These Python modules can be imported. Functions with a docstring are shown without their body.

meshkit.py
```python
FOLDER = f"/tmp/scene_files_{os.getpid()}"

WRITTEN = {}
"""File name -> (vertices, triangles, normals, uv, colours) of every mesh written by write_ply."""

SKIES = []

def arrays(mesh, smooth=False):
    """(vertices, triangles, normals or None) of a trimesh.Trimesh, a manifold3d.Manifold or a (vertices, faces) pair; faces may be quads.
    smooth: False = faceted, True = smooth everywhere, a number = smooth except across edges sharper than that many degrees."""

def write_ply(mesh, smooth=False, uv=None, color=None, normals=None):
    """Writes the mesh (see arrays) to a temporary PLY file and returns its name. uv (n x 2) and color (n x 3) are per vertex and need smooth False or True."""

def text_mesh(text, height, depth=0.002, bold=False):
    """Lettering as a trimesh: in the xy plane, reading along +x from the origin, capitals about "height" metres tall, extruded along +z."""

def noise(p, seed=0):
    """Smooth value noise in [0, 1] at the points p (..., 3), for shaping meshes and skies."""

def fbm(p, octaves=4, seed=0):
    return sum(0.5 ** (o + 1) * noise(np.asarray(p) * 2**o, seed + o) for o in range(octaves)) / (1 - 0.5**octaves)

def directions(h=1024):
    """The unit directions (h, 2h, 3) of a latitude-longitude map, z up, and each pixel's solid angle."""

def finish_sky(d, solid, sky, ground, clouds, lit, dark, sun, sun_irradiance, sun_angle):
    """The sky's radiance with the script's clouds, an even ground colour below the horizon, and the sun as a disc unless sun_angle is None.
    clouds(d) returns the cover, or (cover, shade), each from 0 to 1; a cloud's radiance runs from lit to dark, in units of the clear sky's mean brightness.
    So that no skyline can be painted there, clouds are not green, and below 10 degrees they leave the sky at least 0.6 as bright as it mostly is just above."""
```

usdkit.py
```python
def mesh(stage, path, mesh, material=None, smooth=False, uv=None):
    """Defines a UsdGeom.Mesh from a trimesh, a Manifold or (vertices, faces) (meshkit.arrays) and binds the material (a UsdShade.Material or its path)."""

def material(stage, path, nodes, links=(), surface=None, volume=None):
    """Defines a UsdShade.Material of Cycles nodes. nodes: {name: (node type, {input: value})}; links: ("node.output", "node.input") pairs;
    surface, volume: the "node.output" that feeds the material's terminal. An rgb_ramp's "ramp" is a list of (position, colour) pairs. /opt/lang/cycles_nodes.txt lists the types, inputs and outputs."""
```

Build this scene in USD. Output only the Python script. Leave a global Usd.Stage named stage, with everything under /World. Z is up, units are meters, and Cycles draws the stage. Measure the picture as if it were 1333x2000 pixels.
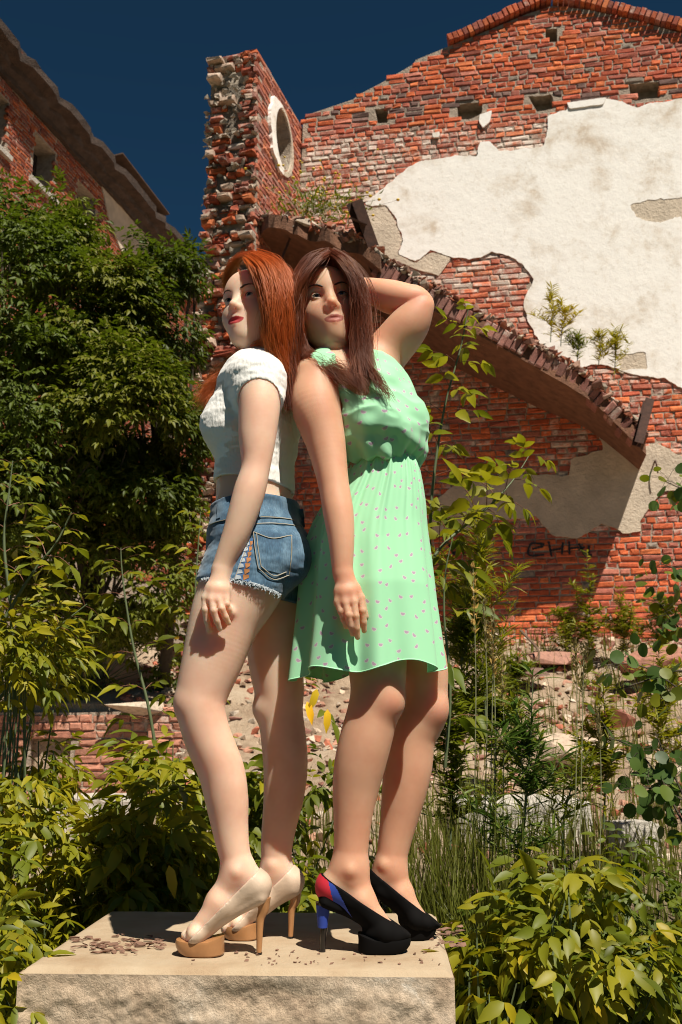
import math, random
import numpy as np, trimesh, usdkit, meshkit
from pxr import Usd, UsdGeom, UsdLux, UsdShade, Gf, Sdf, Vt
from shapely.geometry import Polygon, Point, box as sbox, LineString
from shapely.ops import unary_union
from shapely import prepare, contains_xy
stage = Usd.Stage.CreateInMemory()
UsdGeom.SetStageUpAxis(stage, 'Z'); UsdGeom.SetStageMetersPerUnit(stage, 1.0)
UsdGeom.Xform.Define(stage, '/World')
UsdGeom.Scope.Define(stage, '/World/Looks')
# ------------------------------------------------------------------ camera, sky, sun
TILT = math.radians(12.6); EYE = np.array([0.0, 0.0, 1.085]); FPX = 1929.0; W0, H0 = 1333.0, 2000.0
cam = UsdGeom.Camera.Define(stage, '/World/camera')
cam.CreateHorizontalApertureAttr(24.0); cam.CreateVerticalApertureAttr(36.0)
cam.CreateFocalLengthAttr(24.0 * FPX / W0)
cam.AddTranslateOp().Set(Gf.Vec3d(*EYE)); cam.AddRotateXOp().Set(90 + math.degrees(TILT))
cam.CreateClippingRangeAttr(Gf.Vec2f(0.05, 2000))
cam.CreateFStopAttr(9.0); cam.CreateFocusDistanceAttr(2.35)
cam.CreateExposureAttr(0.60)
SUN = np.array([0.27, -0.44, 0.85]); SUN /= np.linalg.norm(SUN)
sun_el, sun_az = math.asin(SUN[2]), math.atan2(SUN[0], SUN[1])
sky_mat = usdkit.material(stage, '/World/Looks/sky_air', {
    'sky': ('sky_texture', dict(sky_type='single_scattering', sun_disc=False, sun_elevation=sun_el, sun_rotation=sun_az, altitude=1200.0, air_density=0.62, aerosol_density=0.25, ozone_density=3.0)),
    'deep': ('mix', dict(mix_type='multiply', fac=1.0, color2=(.19, .40, .42))), 'bg': ('background_shader', dict(strength=0.06))}, [('sky.color', 'deep.color1'), ('deep.color', 'bg.color')], surface='bg.background')
dome = UsdLux.DomeLight.Define(stage, '/World/sky')
UsdShade.MaterialBindingAPI.Apply(dome.GetPrim()).Bind(sky_mat)
dome.GetPrim().SetCustomDataByKey('kind', 'structure')
sun = UsdLux.DistantLight.Define(stage, '/World/sun')
sun.CreateIntensityAttr(1.25); sun.CreateAngleAttr(0.53); sun.CreateNormalizeAttr(True); sun.CreateColorAttr(Gf.Vec3f(1.0, 0.93, 0.81))
sun.AddRotateZOp().Set(math.degrees(math.atan2(SUN[0], -SUN[1]))); sun.AddRotateXOp().Set(90 - math.degrees(sun_el))

# ------------------------------------------------------------------ pixels, prims
CT, ST = math.cos(TILT), math.sin(TILT)
def ray(px, py):
    u, v = (np.asarray(px, float) - W0 / 2) / FPX, (H0 / 2 - np.asarray(py, float)) / FPX
    return np.stack([u, CT - v * ST, ST + v * CT], -1)
def P(px, py, Y):
    d = ray(px, py); return EYE + d * (np.asarray(Y, float) / d[..., 1])[..., None]
def PZ(px, py, Z):
    d = ray(px, py); return EYE + d * ((Z - EYE[2]) / d[..., 2])[..., None]
def project(p):
    q = np.asarray(p, float) - EYE
    z = q[..., 1] * CT + q[..., 2] * ST; y = -q[..., 1] * ST + q[..., 2] * CT
    return np.stack([W0 / 2 + FPX * q[..., 0] / z, H0 / 2 - FPX * y / z, z], -1)
def mpp(p):
    return project(p)[..., 2] / FPX

used, origin = {}, {'/World': np.zeros(3)}
def new_path(parent, name):
    k = f'{parent}/{name}'; n = used.get(k, 0); used[k] = n + 1
    return k if n == 0 else f'{k}_{n:03d}'
def cd(path, **kw):
    pr = stage.GetPrimAtPath(path)
    for k, v in kw.items():
        if v: pr.SetCustomDataByKey(k, v)
def thing(name, label, category, loc=(0, 0, 0), group=None, kind=None):
    p = new_path('/World', name); x = UsdGeom.Xform.Define(stage, p); x.AddTranslateOp().Set(Gf.Vec3d(*map(float, loc)))
    origin[p] = np.array(loc, float); cd(p, label=label, category=category, group=group, kind=kind); return p
def arr(m):
    v, f, _ = meshkit.arrays(m, False); return v, f
def part(parent, name, mesh, mat, smooth=False, tint=None, lime=None, uv=None, **kw):
    """one Mesh prim under parent (world coordinates are made local to the thing)"""
    p = new_path(parent, name); o = origin[parent]; origin[p] = o
    v, f = arr(mesh)
    if tint is not None and smooth: smooth = True
    m = usdkit.mesh(stage, p, (v - o, f), LOOK[mat] if isinstance(mat, str) else mat, smooth=smooth, uv=uv)
    pv = UsdGeom.PrimvarsAPI(m)
    if tint is not None:
        t = np.asarray(tint, np.float32)
        if t.ndim == 1: t = np.tile(t, (len(v), 1))
        pv.CreatePrimvar('tint', Sdf.ValueTypeNames.Color3fArray, 'vertex').Set(Vt.Vec3fArray.FromNumpy(t))
    if lime is not None:
        pv.CreatePrimvar('lime', Sdf.ValueTypeNames.FloatArray, 'vertex').Set(Vt.FloatArray.FromNumpy(np.broadcast_to(np.asarray(lime, np.float32), (len(v),)).copy()))
    cd(p, **kw); return p
def setting(name, mesh, mat, smooth=False, label=None, category=None, kind='structure', **kw):
    return part('/World', name, mesh, mat, smooth=smooth, label=label, category=category, kind=kind, **kw)
def curves(parent, name, strands, widths, mat, **kw):
    """BasisCurves: strands (n, k, 3), widths (n, k)"""
    p = new_path(parent, name); o = origin[parent]; origin[p] = o
    c = UsdGeom.BasisCurves.Define(stage, p); n, k, _ = strands.shape
    c.CreateTypeAttr('cubic'); c.CreateBasisAttr('catmullRom'); c.CreateWrapAttr('nonperiodic')
    c.CreateCurveVertexCountsAttr(Vt.IntArray.FromNumpy(np.full(n, k, np.int32)))
    c.CreatePointsAttr(Vt.Vec3fArray.FromNumpy((strands - o).reshape(-1, 3).astype(np.float32)))
    c.CreateWidthsAttr(Vt.FloatArray.FromNumpy(widths.astype(np.float32).ravel())); c.SetWidthsInterpolation('vertex')
    UsdShade.MaterialBindingAPI.Apply(c.GetPrim()).Bind(LOOK[mat]); cd(p, **kw); return p
def cat(ms):
    vs, fs, n = [], [], 0
    for m in ms:
        v, f = arr(m); vs.append(v); fs.append(f + n); n += len(v)
    return np.vstack(vs), np.vstack(fs)
def nz(v):
    v = np.asarray(v, float); return v / np.maximum(np.linalg.norm(v, axis=-1, keepdims=True), 1e-12)
def tube(pts, radii, k=6, cap=True):
    pts = np.asarray(pts, float); n = len(pts); radii = np.broadcast_to(np.asarray(radii, float), (n,))
    t = nz(np.gradient(pts, axis=0)); ref = np.array([0.3, 0.2, 1.0]) if abs(t[0, 2]) < .9 else np.array([1.0, 0.2, 0])
    a = nz(np.cross(t, ref)); b = np.cross(t, a); th = np.arange(k) * 2 * np.pi / k
    v = (pts[:, None] + radii[:, None, None] * (np.cos(th)[None, :, None] * a[:, None] + np.sin(th)[None, :, None] * b[:, None])).reshape(-1, 3)
    i = np.arange(n - 1)[:, None] * k; j = np.arange(k)[None]; j2 = (j + 1) % k
    f = np.concatenate([np.stack([i + j, i + j2, i + k + j2], -1).reshape(-1, 3), np.stack([i + j, i + k + j2, i + k + j], -1).reshape(-1, 3)])
    if cap:
        v = np.vstack([v, pts[0], pts[-1]]); c0, c1 = n * k, n * k + 1
        f = np.vstack([f] + [[[c0, (q + 1) % k, q], [c1, (n - 1) * k + q, (n - 1) * k + (q + 1) % k]] for q in range(k)])
    return v, f
def smooth_path(pts, n):
    """Catmull-Rom through pts, n samples (any dimension)"""
    pts = np.asarray(pts, float); p = np.vstack([2 * pts[0] - pts[1], pts, 2 * pts[-1] - pts[-2]]); m = len(pts) - 1
    s = np.linspace(0, m - 1e-9, n); i = s.astype(int); t = (s - i)[:, None]
    a, b, c, d = p[i], p[i + 1], p[i + 2], p[i + 3]
    return .5 * (2 * b + (c - a) * t + (2 * a - 5 * b + 4 * c - d) * t ** 2 + (3 * b - a - 3 * c + d) * t ** 3)

# ------------------------------------------------------------------ materials
LOOK = {}
def look(name, nodes, links, surface='p.BSDF'):
    LOOK[name] = usdkit.material(stage, '/World/Looks/' + name, nodes, links, surface=surface)
POS = {'geo': ('geometry', {})}
def simple(name, color, rough=.7, scale=8, var=.25, bump=.0, bscale=60, bdist=.01, color2=None, **pr):
    """principled with a two-tone noise and a little relief"""
    c = np.array(color, float); c2 = np.array(color2, float) if color2 is not None else c * (1 - var)
    nodes = {**POS, 'n': ('noise_texture', dict(scale=scale, detail=5, roughness=.6)), 'r': ('rgb_ramp', dict(ramp=[(.3, c2), (.7, c)])), 'p': ('principled_bsdf', dict(roughness=rough, **pr))}
    links = [('geo.position', 'n.vector'), ('n.fac', 'r.fac'), ('r.color', 'p.base_color')]
    if bump:
        nodes['b'] = ('noise_texture', dict(scale=bscale, detail=6, roughness=.65)); nodes['bp'] = ('bump', dict(strength=bump, distance=bdist))
        links += [('geo.position', 'b.vector'), ('b.fac', 'bp.height'), ('bp.normal', 'p.normal')]
    look(name, nodes, links)
# bricks: own colour per brick (primvar tint), mottling, remains of lime where the primvar says
look('brick', {**POS, 't': ('attribute', dict(attribute='tint')), 'l': ('attribute', dict(attribute='lime')),
    'n': ('noise_texture', dict(scale=22, detail=6, roughness=.7)), 'r': ('rgb_ramp', dict(ramp=[(.28, (.45, .42, .42)), (.5, (1, 1, 1)), (.75, (1.35, 1.25, 1.2))])),
    'm': ('mix', dict(mix_type='multiply', fac=.85)),
    'n2': ('noise_texture', dict(scale=7, detail=7, roughness=.75)), 'mm': ('math', dict(math_type='add')), 'mr': ('map_range', dict(from_min=.92, from_max=1.12, to_min=0, to_max=.9, clamp=True)),
    'lm': ('mix', dict(color2=(.66, .58, .50))),
    'b': ('noise_texture', dict(scale=70, detail=6, roughness=.7)), 'bp': ('bump', dict(strength=.6, distance=.012)), 'p': ('principled_bsdf', dict(roughness=.9, specular_ior_level=.25))},
    [('geo.position', 'n.vector'), ('n.fac', 'r.fac'), ('t.color', 'm.color1'), ('r.color', 'm.color2'), ('geo.position', 'n2.vector'), ('n2.fac', 'mm.value1'), ('l.fac', 'mm.value2'), ('mm.value', 'mr.value'),
     ('mr.result', 'lm.fac'), ('m.color', 'lm.color1'), ('lm.color', 'p.base_color'), ('geo.position', 'b.vector'), ('b.fac', 'bp.height'), ('bp.normal', 'p.normal')])
simple('mortar', (.45, .36, .28), .95, 14, .45, .8, 40, .03)
simple('pale_mortar', (.52, .44, .35), .95, 9, .4, .9, 35, .04)
look('plaster', {**POS, 'n': ('noise_texture', dict(scale=1.3, detail=10, roughness=.72, distortion=.15)), 'r': ('rgb_ramp', dict(ramp=[(.34, (.60, .50, .40)), (.42, (.77, .71, .64)), (.49, (.87, .83, .78)), (.8, (.88, .85, .80))])),
    'n3': ('noise_texture', dict(scale=14, detail=7, roughness=.7)), 'r3': ('rgb_ramp', dict(ramp=[(.25, (.72, .68, .62)), (.45, (1, 1, 1))])), 'm': ('mix', dict(mix_type='multiply', fac=.8)),
    'b': ('noise_texture', dict(scale=5, detail=10, roughness=.72)), 'bp': ('bump', dict(strength=.35, distance=.03)), 'p': ('principled_bsdf', dict(roughness=.92, specular_ior_level=.2))},
    [('geo.position', 'n.vector'), ('n.fac', 'r.fac'), ('geo.position', 'n3.vector'), ('n3.fac', 'r3.fac'), ('r.color', 'm.color1'), ('r3.color', 'm.color2'), ('m.color', 'p.base_color'), ('geo.position', 'b.vector'), ('b.fac', 'bp.height'), ('bp.normal', 'p.normal')])
simple('old_plaster', (.64, .53, .41), .95, 4, .30, .6, 25, .03)
simple('iron', (.10, .045, .03), .8, 18, .6, .4, 60, .01, metallic=.2)
simple('graffiti_paint', (.016, .013, .012), .6)
simple('soffit', (.22, .10, .055), .95, 9, .5, .7, 30, .03); simple('shade_dark_masonry', (.075, .048, .036), .95, 6, .55, .7, 25, .04)  # cornice and parapet masonry: shade is painted into its dark colour
simple('dark_wood', (.05, .032, .02), .8, 10, .5)
simple('soil', (.20, .15, .10), .97, 3.0, .55, .9, 18, .06, color2=(.09, .07, .04))
simple('rubble_dirt', (.44, .33, .24), .97, 4, .45, .9, 24, .05, color2=(.27, .17, .12))
simple('white_stone', (.55, .50, .43), .9, 6, .35, .7, 30, .03)
simple('dark_interior', (.05, .03, .02), .95)  # near-black backing: the darkness inside openings is put into its colour
simple('rusty_tin', (.12, .07, .045), .6, 7, .5)

# ------------------------------------------------------------------ walls and their bricks
class Wall:
    def __init__(s, O, U, N):
        s.O, s.U, s.N = np.array(O, float), nz(U), nz(N)
    def at(s, u, v, n=0.0):
        u, v, n = np.broadcast_arrays(np.asarray(u, float), v, n)
        return s.O + u[..., None] * s.U + v[..., None] * np.array([0, 0, 1.0]) + n[..., None] * s.N
    def px(s, px, py, n=0.0):
        d = ray(px, py); k = ((s.O + n * s.N - EYE) @ s.N) / (d @ s.N); q = EYE + d * k[..., None] - s.O
        return np.stack([q @ s.U, q[..., 2]], -1)
    def poly(s, pts, n=0.0):
        a = np.array(pts, float); return Polygon(s.px(a[:, 0], a[:, 1], n)).buffer(0)
    def extrude(s, poly, n0, n1):
        out = []
        for g in getattr(poly, 'geoms', [poly]):
            if g.is_empty or g.area < 1e-4: continue
            v, f = arr(trimesh.creation.extrude_polygon(g, abs(n1 - n0), engine='earcut')); w = s.at(v[:, 0], v[:, 1], min(n0, n1) + v[:, 2])
            if np.cross(s.U, [0, 0, 1.0]) @ s.N < 0: f = f[:, ::-1]
            out.append((w, f))
        return cat(out)
def ragged(poly, amp, step, seed, scale=3.0):
    """roughen a polygon's outline"""
    def ring(c):
        ln = LineString(c); k = max(8, int(ln.length / step)); q = np.array([ln.interpolate(t, True).coords[0] for t in np.linspace(0, 1, k, endpoint=False)])
        p3 = np.column_stack([q * scale, np.full(k, seed * 7.3)])
        return q + amp * 2 * np.column_stack([meshkit.fbm(p3 + 11, 4) - .5, meshkit.fbm(p3 + 53, 4) - .5])
    gs = []
    for g in getattr(poly, 'geoms', [poly]):
        gs.append(Polygon(ring(g.exterior.coords), [ring(i.coords) for i in g.interiors]).buffer(0))
    return unary_union(gs)
BF = []
for a, b in ((0, 4), (4, 8)):
    for q in range(4):
        r = (q + 1) % 4; BF += [[a + q, a + r, b + r], [a + q, b + r, b + q]]
BF = np.array(BF + [[8, 9, 10], [8, 10, 11]])
def brick_batch(wall, u0, u1, v0, v1, n, rng, depth=.05, jit=.004, cham=.008):
    """(N,12,3) vertices: back ring, chamfered front"""
    N = len(u0); cu = np.stack([u0, u1, u1, u0], 1); cv = np.stack([v0, v0, v1, v1], 1)
    su, sv = np.array([1, -1, -1, 1]), np.array([1, 1, -1, -1]); c = cham * rng.uniform(.6, 1.8, (N, 4))
    U = np.concatenate([cu, cu, cu + su * c * 1.2], 1); V = np.concatenate([cv, cv, cv + sv * c], 1)
    NN = np.concatenate([np.repeat((n - depth)[:, None], 4, 1), np.repeat((n)[:, None], 4, 1) - c * .9, np.repeat(n[:, None], 4, 1)], 1)
    U[:, 4:] += rng.normal(0, jit, (N, 8)); V[:, 4:] += rng.normal(0, jit * .7, (N, 8)); NN[:, 4:] += rng.normal(0, jit * .8, (N, 8))
    return wall.at(U, V, NN)
FLIP = {}
def lay_bricks(parent, wall, poly, rng, tone, lime=None, h=.077, joint=.012, proud=(.002, .011), most=300, brick=.25, minpx=9.0, name='brick', depth=.05, jit=.005, cham=.010, drop=0.0, tilt=0.0):
    """courses of stretchers and headers inside poly (wall coordinates); the largest in view are parts of their own"""
    u_0, v_0, u_1, v_1 = poly.bounds; prepare(poly); rows = []
    for r in range(int((v_1 - v_0) / h) + 1):
        u = u_0 - rng.uniform(0, brick); headers = rng.random() < .42
        while u < u_1:
            w = brick / 2 if (rng.random() < (.85 if headers else .25)) else brick
            rows.append((u, u + w - joint, v_0 + r * h, v_0 + (r + 1) * h - joint)); u += w
    b = np.array(rows); cu, cv = (b[:, 0] + b[:, 1]) / 2, (b[:, 2] + b[:, 3]) / 2
    ok = contains_xy(poly, cu, cv) & (rng.random(len(b)) >= drop); b, cu, cv = b[ok], cu[ok], cv[ok]
    q = project(wall.at(cu, cv)); seen = (q[:, 0] > -40) & (q[:, 0] < W0 + 40) & (q[:, 1] > -40) & (q[:, 1] < H0 + 40)
    b, cu, cv, q = b[seen], cu[seen], cv[seen], q[seen]; N = len(b)
    vs = brick_batch(wall, b[:, 0], b[:, 1], b[:, 2], b[:, 3], rng.uniform(*proud, N), rng, depth=depth, jit=jit, cham=cham)
    col = tone(cu, cv, rng); lm = np.full(N, .0) if lime is None else lime(cu, cv, rng)
    a4 = project(vs[:, 8:12])[..., :2]; size = np.linalg.norm(a4[:, 0] - a4[:, 2], axis=1)
    order = np.argsort(-size); big = order[:most]; big = big[size[big] >= minpx]; rest = np.setdiff1d(np.arange(N), big)
    f = BF if np.cross(wall.U, [0, 0, 1.0]) @ wall.N > 0 else BF[:, ::-1]
    for i in big:
        part(parent, name, (vs[i], f), 'brick', tint=col[i], lime=lm[i])
    if len(rest):
        F = (f[None] + (np.arange(len(rest)) * 12)[:, None, None]).reshape(-1, 3)
        part(parent, name + 'work', (vs[rest].reshape(-1, 3), F), 'brick', tint=np.repeat(col[rest], 12, 0), lime=np.repeat(lm[rest], 12), kind='stuff')
    return N
PAL = np.array([(.50, .125, .048), (.44, .105, .045), (.37, .09, .05), (.54, .16, .06), (.30, .09, .06), (.34, .12, .085), (.42, .16, .11)])
def tone_red(cu, cv, rng):
    i = rng.choice(len(PAL), len(cu), p=[.24, .2, .16, .12, .1, .08, .1]); return PAL[i] * rng.uniform(.75, 1.15, (len(cu), 1))
from scipy.spatial import ConvexHull
def chunks(n, rng, size, flat=.75, sub=1):
    """rough angular stones: list of (v, f) at the origin"""
    out = []
    for i in range(n):
        k = 9 if sub == 1 else 18; v = rng.uniform(-1, 1, (k, 3)); v = v / np.maximum(np.abs(v).max(1, keepdims=True), 1e-6) * rng.uniform(.75, 1, (k, 1)); v *= np.array([1, rng.uniform(.5, 1), rng.uniform(.35, flat)])
        h = ConvexHull(v); f = h.simplices.copy(); c = v.mean(0); nr = np.cross(v[f[:, 1]] - v[f[:, 0]], v[f[:, 2]] - v[f[:, 0]]); fl = ((v[f].mean(1) - c) * nr).sum(1) < 0; f[fl] = f[fl][:, ::-1]
        R = trimesh.transformations.euler_matrix(rng.normal(0, .3), rng.normal(0, .3), rng.uniform(0, 6.28))[:3, :3]; out.append((v @ R.T * rng.uniform(*size) / 2 * 1.1, f))
    return out
# ------------------------------------------------------------------ terrain
def lerp(x, xs, ys): return np.interp(x, xs, ys)
def ground_h(x, y):
    x, y = np.broadcast_arrays(np.asarray(x, float), np.asarray(y, float))
    right = lerp(y, [0, 4, 5.5, 7, 9.0, 10.5, 11.9, 14], [0, .0, .22, .52, 1.1, 1.75, 2.22, 2.3])
    left = lerp(y, [0, 9.88, 9.98, 12.0, 14], [0, .12, 1.25, 2.15, 2.3])
    k = np.clip((x + 1.75) / .5, 0, 1); k = k * k * (3 - 2 * k); z = left * (1 - k) + right * k
    far = np.clip((-x - 3.4) / .8, 0, 1); z = z * (1 - far) + far * np.interp(y, [0, 9, 14, 30], [0, .1, .5, .6])
    p = np.stack([x, y, np.zeros_like(x)], -1); amp = np.clip((y - 3) / 4, .15, 1) * np.where(y < 40, 1, .3)
    return z + amp * (.30 * (meshkit.fbm(p * .9, 4) - .5) + .10 * (meshkit.fbm(p * 4.3 + 7, 3, 5) - .5))
def grid_mesh(xs, ys, hf):
    X, Y = np.meshgrid(xs, ys, indexing='xy'); Z = hf(X, Y); n, m = X.shape
    i = (np.arange(n - 1)[:, None] * m + np.arange(m - 1)[None]).ravel()
    return np.stack([X, Y, Z], -1).reshape(-1, 3), np.concatenate([np.stack([i, i + 1, i + m + 1], 1), np.stack([i, i + m + 1, i + m], 1)])
xs = np.unique(np.round(np.concatenate([[-400, -150, -60, -30, -18], np.arange(-12, 9.01, .09), [14, 25, 60, 150, 400]]), 3))
ys = np.unique(np.round(np.concatenate([[-400, -100, -30, -8, -3], np.arange(0, 8, .12), np.arange(8, 14, .06), np.arange(14, 30, .8), [45, 80, 150, 400]]), 3))
look('ground_soil', {**POS, 'n': ('noise_texture', dict(scale=2.2, detail=8, roughness=.7)), 'r': ('rgb_ramp', dict(ramp=[(.3, (.22, .14, .09)), (.5, (.42, .31, .215)), (.7, (.54, .43, .315))])),
    'ng': ('noise_texture', dict(scale=5, detail=6, roughness=.7)), 'rg': ('rgb_ramp', dict(ramp=[(.3, (.020, .024, .008)), (.7, (.060, .062, .020))])), 'xyz': ('separate_xyz', {}), 'ns': ('noise_texture', dict(scale=.8, detail=5)), 'ad': ('math', dict(math_type='multiply_add', value2=3.0)), 'mr': ('map_range', dict(from_min=6.2, from_max=7.6, to_min=0, to_max=1, clamp=True)), 'mx': ('mix', {}),
    'b': ('noise_texture', dict(scale=26, detail=7, roughness=.7)), 'bp': ('bump', dict(strength=1.0, distance=.05)), 'p': ('principled_bsdf', dict(roughness=.97, specular_ior_level=.1))},
    [('geo.position', 'n.vector'), ('n.fac', 'r.fac'), ('geo.position', 'ng.vector'), ('ng.fac', 'rg.fac'), ('geo.position', 'xyz.vector'), ('geo.position', 'ns.vector'), ('ns.fac', 'ad.value1'), ('xyz.y', 'ad.value3'), ('ad.value', 'mr.value'), ('mr.result', 'mx.fac'), ('rg.color', 'mx.color1'), ('r.color', 'mx.color2'), ('mx.color', 'p.base_color'), ('geo.position', 'b.vector'), ('b.fac', 'bp.height'), ('bp.normal', 'p.normal')])
setting('ground', grid_mesh(xs, ys, ground_h), 'ground_soil', smooth=True)

# ------------------------------------------------------------------ gable building
rng = np.random.default_rng(3)
PSI = math.radians(10)
GN = np.array([-math.sin(PSI), -math.cos(PSI), 0]); GU = np.array([math.cos(PSI), -math.sin(PSI), 0])
gab = Wall((0, 12.3, 0), GU, GN)
ruin = thing('ruined_gable_building', 'roofless red brick building with stepped gable and large white plaster remains', 'building', (0.5, 12.3, 2.0))
outline = [(555, 1420), (572, 700), (590, 300), (592, 242), (604, 222), (648, 207), (690, 193), (702, 183), (745, 161), (770, 146), (808, 124), (812, 116), (880, 88), (955, 58), (1030, 26), (1080, 10), (1150, 18), (1240, 38), (1340, 66), (1640, 150), (1640, 1420)]
gp = gab.poly(outline)
holes = {  # empty beam sockets in the top of the wall
 'a': [(733, 212), (757, 210), (758, 238), (736, 240)], 'b': [(893, 203), (944, 198), (942, 222), (918, 232), (895, 230)], 'c': [(1030, 188), (1078, 184), (1082, 212), (1050, 216)], 'd': [(1229, 163), (1290, 158), (1290, 190), (1236, 196)]}
hp = [ragged(gab.poly(h), .03, .05, i + 1, 9) for i, h in enumerate(holes.values())]
sky_hole = gab.poly([(1066, 56), (1089, 54), (1089, 80), (1067, 82)])
sockets = unary_union(hp)
front = gp.difference(sockets).difference(sky_hole); back = gp.difference(sky_hole)
part(ruin, 'wall', gab.extrude(front, -.22, -.006), 'mortar')
part(ruin, 'wall_core', gab.extrude(back, -.55, -.222), 'mortar')
main_pl = gab.poly([(1345, 194), (1268, 201), (1248, 211), (1185, 193), (1111, 203), (1106, 218), (1072, 225), (1065, 289), (1023, 294), (974, 294), (954, 277), (937, 279), (932, 309), (896, 304), (827, 314), (788, 333), (744, 372), (712, 399), (729, 404), (758, 402), (775, 430), (790, 470), (778, 495), (812, 512), (842, 490), (891, 505), (940, 505), (959, 492), (994, 500), (1018, 514), (1045, 544), (1033, 568), (1023, 593), (1035, 640), (1060, 690), (1120, 720), (1170, 712), (1209, 725), (1268, 737), (1297, 740), (1333, 759), (1420, 820), (1640, 840), (1640, 150)])
dirty = gab.poly([(712, 402), (758, 404), (778, 432), (792, 470), (778, 497), (812, 514), (842, 492), (880, 506), (858, 540), (800, 520), (745, 500), (720, 450)])
low_pl = gab.poly([(1166, 840), (1262, 873), (1278, 864), (1333, 891), (1345, 900), (1345, 955), (1295, 962), (1270, 987), (1255, 1016), (1257, 1037), (1222, 1041), (1178, 1024), (1130, 1052), (1079, 1045), (1066, 1032), (1046, 1008), (962, 1016), (905, 1042), (845, 1050), (838, 990), (855, 975), (904, 937), (960, 930), (1112, 929), (1116, 896), (1182, 879)])
dirty_d = dirty.difference(main_pl.buffer(.02))
stain = ragged(gab.poly([(1238, 402), (1262, 388), (1300, 392), (1333, 385), (1380, 395), (1370, 425), (1290, 434), (1245, 424)]), .13, .02, 12, 6)
lost = ragged(gab.poly([(1205, 690), (1262, 690), (1262, 722), (1212, 722)]), .05, .03, 14, 7)
main_pl = ragged(ragged(main_pl, .05, .05, 1, 4), .028, .018, 21, 14).difference(sockets).difference(stain).difference(lost); low_pl = ragged(ragged(low_pl, .05, .05, 2, 4), .025, .018, 22, 14); dirty_d = ragged(dirty_d, .03, .05, 4, 4)
for q in (stain, lost): part(ruin, 'plaster_undercoat', gab.extrude(max(getattr(q, 'geoms', [q]), key=lambda g: g.area).buffer(.03), -.003, .017), 'old_plaster')
part(ruin, 'plaster', gab.extrude(main_pl, -.003, .022), 'plaster', label='large sheet of white plaster left on the gable wall')
part(ruin, 'plaster', gab.extrude(low_pl, -.003, .020), 'old_plaster', label='lower patch of beige plaster under the sloping arch')
part(ruin, 'plaster', gab.extrude(dirty_d, -.003, .018), 'old_plaster', label='dirty scrap of plaster at the left edge of the white sheet')
for pts in ([(938, 226), (962, 218), (958, 240), (944, 252), (936, 240)], [(1108, 203), (1185, 193), (1178, 206), (1112, 215)], [(846, 262), (860, 260), (859, 270), (846, 271)]):
    part(ruin, 'plaster_scrap', gab.extrude(ragged(gab.poly(pts), .01, .03, 5, 8), .008, .040), 'plaster')
grey_v = gab.px(np.array([700., 900, 1250]), np.array([205., 200, 150]))
def tone_gable(cu, cv, rng):
    c = tone_red(cu, cv, rng) * np.array([1.22, 1.15, 1.15]); q = project(gab.at(cu, cv)); soot = np.exp(-((q[:, 1] - (232 - .085 * (q[:, 0] - 600))) / 16) ** 2)
    m = rng.random(len(cu)) < .5 * soot; c[m] = np.array([.17, .10, .085]) * rng.uniform(.7, 1.3, (m.sum(), 1))
    g = rng.random(len(cu)) < .015; c[g] = (.27, .22, .18)
    low = (q[:, 1] > 262 - .085 * (q[:, 0] - 600)) & (q[:, 1] < 760); c[low] = c[low] * .8 + np.array([.12, .06, .045])
    return c
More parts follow.
